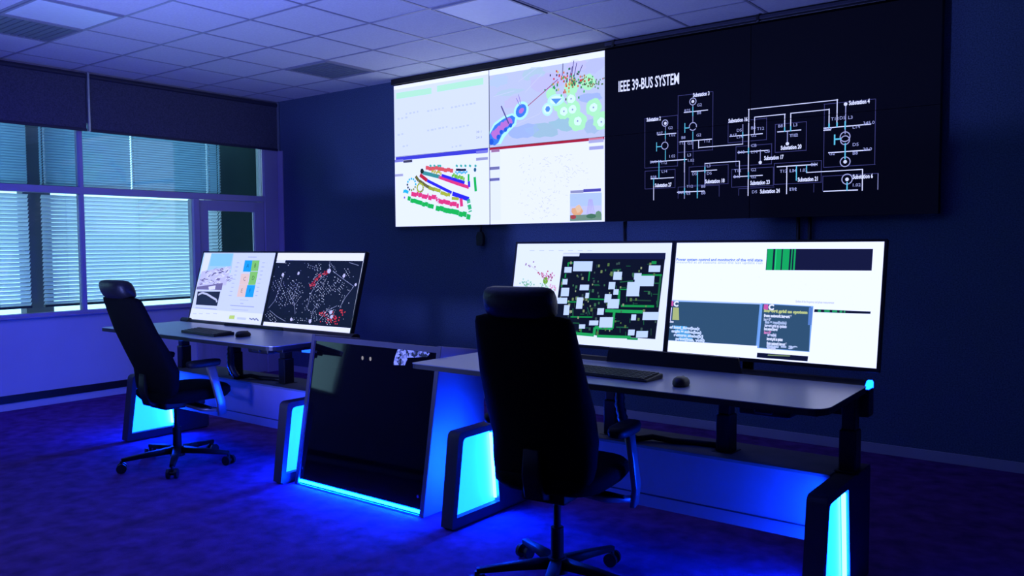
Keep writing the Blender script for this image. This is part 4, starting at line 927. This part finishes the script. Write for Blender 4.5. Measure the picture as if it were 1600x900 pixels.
# ================================================================== CHAIRS
def make_chair(x, y, rz, base_rot, label, lean=1.0, drop=1.0):
    root = empty('office_chair', (x, y, 0), rz); tag(root, label, 'chair', 'black high back office chairs')
    # backrest: upholstered shell leaning back
    def yb(z): return -.150-.165*lean*((z-.5)/.7)
    def zz(z): return .5+(z-.5)*drop
    sp_ = []
    for z, hx, hy, curl in ((.470, .10, .02, .0), (.474, .19, .035, .01), (.49, .215, .042, .02), (.55, .226, .050, .035), (.65, .232, .055, .045), (.78, .236, .054, .045), (.92, .228, .048, .035), (1.05, .217, .043, .025), (1.12, .210, .040, .02), (1.142, .200, .034, .015), (1.152, .16, .020, .01)):
        bulge = .035*math.exp(-((z-.68)/.12)**2)
        sp_.append((0, yb(z)+bulge, zz(z), hx, hy, curl))
    MB().loft(srings(sp_, 40, 3.6)).build('backrest', M['chair_cloth'], root)
    hr = [(0, yb(z)+.004, zz(z), hx*.90, hy, .012) for z, hx, hy in ((1.140, .10, .02), (1.144, .145, .046), (1.160, .160, .060), (1.190, .165, .066), (1.222, .164, .064), (1.244, .158, .056), (1.256, .146, .040), (1.261, .12, .020))]
    MB().loft(srings(hr, 36, 3.0)).build('headrest', M['chair_leather'], root)
    hs = MB(); hs.bar([(0, yb(1.0), zz(1.08)), (0, yb(1.15), zz(1.15))], .08, .03); hs.build('headrest_bracket', M['chair_frame'], root)
    # seat
    sr = [(0, .055, .435, .19, .20, 0), (0, .055, .440, .225, .235, 0), (0, .055, .465, .245, .255, 0), (0, .055, .495, .245, .255, 0), (0, .052, .512, .23, .24, 0), (0, .045, .520, .18, .19, 0), (0, .045, .522, .06, .06, 0)]
    MB().loft(srings(sr, 40, 3.6)).build('seat', M['chair_cloth'], root)
    mc = MB(); mc.box(-.10, .10, -.13, .15, .385, .437, .012); mc.bar([(0, -.10, .41), (0, -.19, .43), (0, -.215, .52), (0, -.21, .62)], [.09, .09, .08, .07], .03)
    mech = mc.build('seat_mechanism', M['chair_frame'], root)
    for lp in ([(.09, .08, .40), (.20, .09, .395), (.26, .09, .39)], [(-.09, .02, .40), (-.19, .02, .392), (-.24, .02, .385)]): MB().tube(lp, .008).build('adjust_lever', M['chair_frame'], mech)
    # arms
    for sx in (-1, 1):
        ar = MB(); ar.bar([(sx*.09, .03, .40), (sx*.20, .08, .375), (sx*.275, .14, .372)], .05, .022, side=Vector((0, 1, 0)))
        ar.bar([(sx*.275, .16, .340), (sx*.290, .145, .42), (sx*.290, .110, .55), (sx*.285, .080, .668)], [.026]*4, [.055, .055, .050, .06])
        a_ = ar.build('arm_upright', M['arm_metal'], root)
        pd = [(sx*.285, .035, z, hx, hy, 0) for z, hx, hy in ((.662, .030, .09), (.668, .042, .108), (.690, .045, .114), (.702, .040, .108), (.706, .025, .09))]
        MB().loft(srings(pd, 28, 2.8)).build('arm_pad', M['chair_frame'], root)
    # gas column and five-star base
    gc = MB(); gc.cyl((0, 0, .09), (0, 0, .25), .027); gc.cyl((0, 0, .25), (0, 0, .40), .016); gc.build('gas_column', M['chair_frame'], root)
    hub = MB(); hub.cyl((0, 0, .062), (0, 0, .125), .046, .038)
    for k in range(5):
        a = base_rot-rz+2*PI*k/5; dx, dy = math.cos(a), math.sin(a); sd = Vector((-dy, dx, 0))
        hub.bar([(dx*.03, dy*.03, .100), (dx*.18, dy*.18, .092), (dx*.335, dy*.335, .078)], [.052, .040, .030], [.042, .032, .022], side=sd)
    base = hub.build('star_base', M['chair_frame'], root)
    for k in range(5):
        a = base_rot-rz+2*PI*k/5; p = Vector((math.cos(a)*.335, math.sin(a)*.335, .031)); ca = base_rot*3+k*1.3
        u = Vector((math.cos(ca), math.sin(ca), 0)); cs = MB()
        for q in (-1, 1): cs.cyl(p+u*(q*.024-.008), p+u*(q*.024+.008), .030, n=18)
        cs.cyl(p-u*.02, p+u*.02, .012, n=10); cs.cyl(p, p+Vector((0, 0, .045)), .009, n=10)
        cs.build('caster', M['black_plastic'], base)
    return root
make_chair(2.84, -2.965, R(-2), R(36), 'black office chair with headrest at the desk by the window', 1.33, .94)
make_chair(5.90, -3.076, R(7), R(6), 'black office chair with a shiny headrest seen from behind, in the foreground')

# ================================================================== LIGHT
world = bpy.data.worlds.new('daylight'); scene.world = world; world.use_nodes = True
bgn = world.node_tree.nodes['Background']; bgn.inputs['Color'].default_value = (.42, .77, 1.0, 1); bgn.inputs['Strength'].default_value = 2.7

def fill_spot(loc, target, power, color, angle, label):  # unseen blue fill spots, added to brighten the window wall and ceiling
    ld = bpy.data.lights.new('fill_lamp', 'SPOT'); ld.energy = power; ld.color = color; ld.spot_size = angle; ld.spot_blend = .9; ld.shadow_soft_size = .15
    o = bpy.data.objects.new('fill_lamp', ld); COL.objects.link(o); o.location = loc
    o.rotation_euler = (Vector(target)-Vector(loc)).to_track_quat('-Z', 'Y').to_euler()
    tag(o, label, 'added lamp'); return o
fill_spot((1.7, -5.2, 2.85), (0, -2.5, .9), 190, (.065, .024, 1.0), R(80), 'added blue fill light outside the view, turned to the window wall')
fill_spot((4.2, -5.2, .5), (3.7, -2.7, 3.03), 760, (.19, .25, 1.0), R(110), 'added blue fill light outside the view, turned to the ceiling')

vs = scene.view_settings
scene.display_settings.display_device = 'sRGB'
vs.view_transform = 'Standard'; vs.look = 'None'; vs.exposure = 0; vs.gamma = 1; vs.use_curve_mapping = False
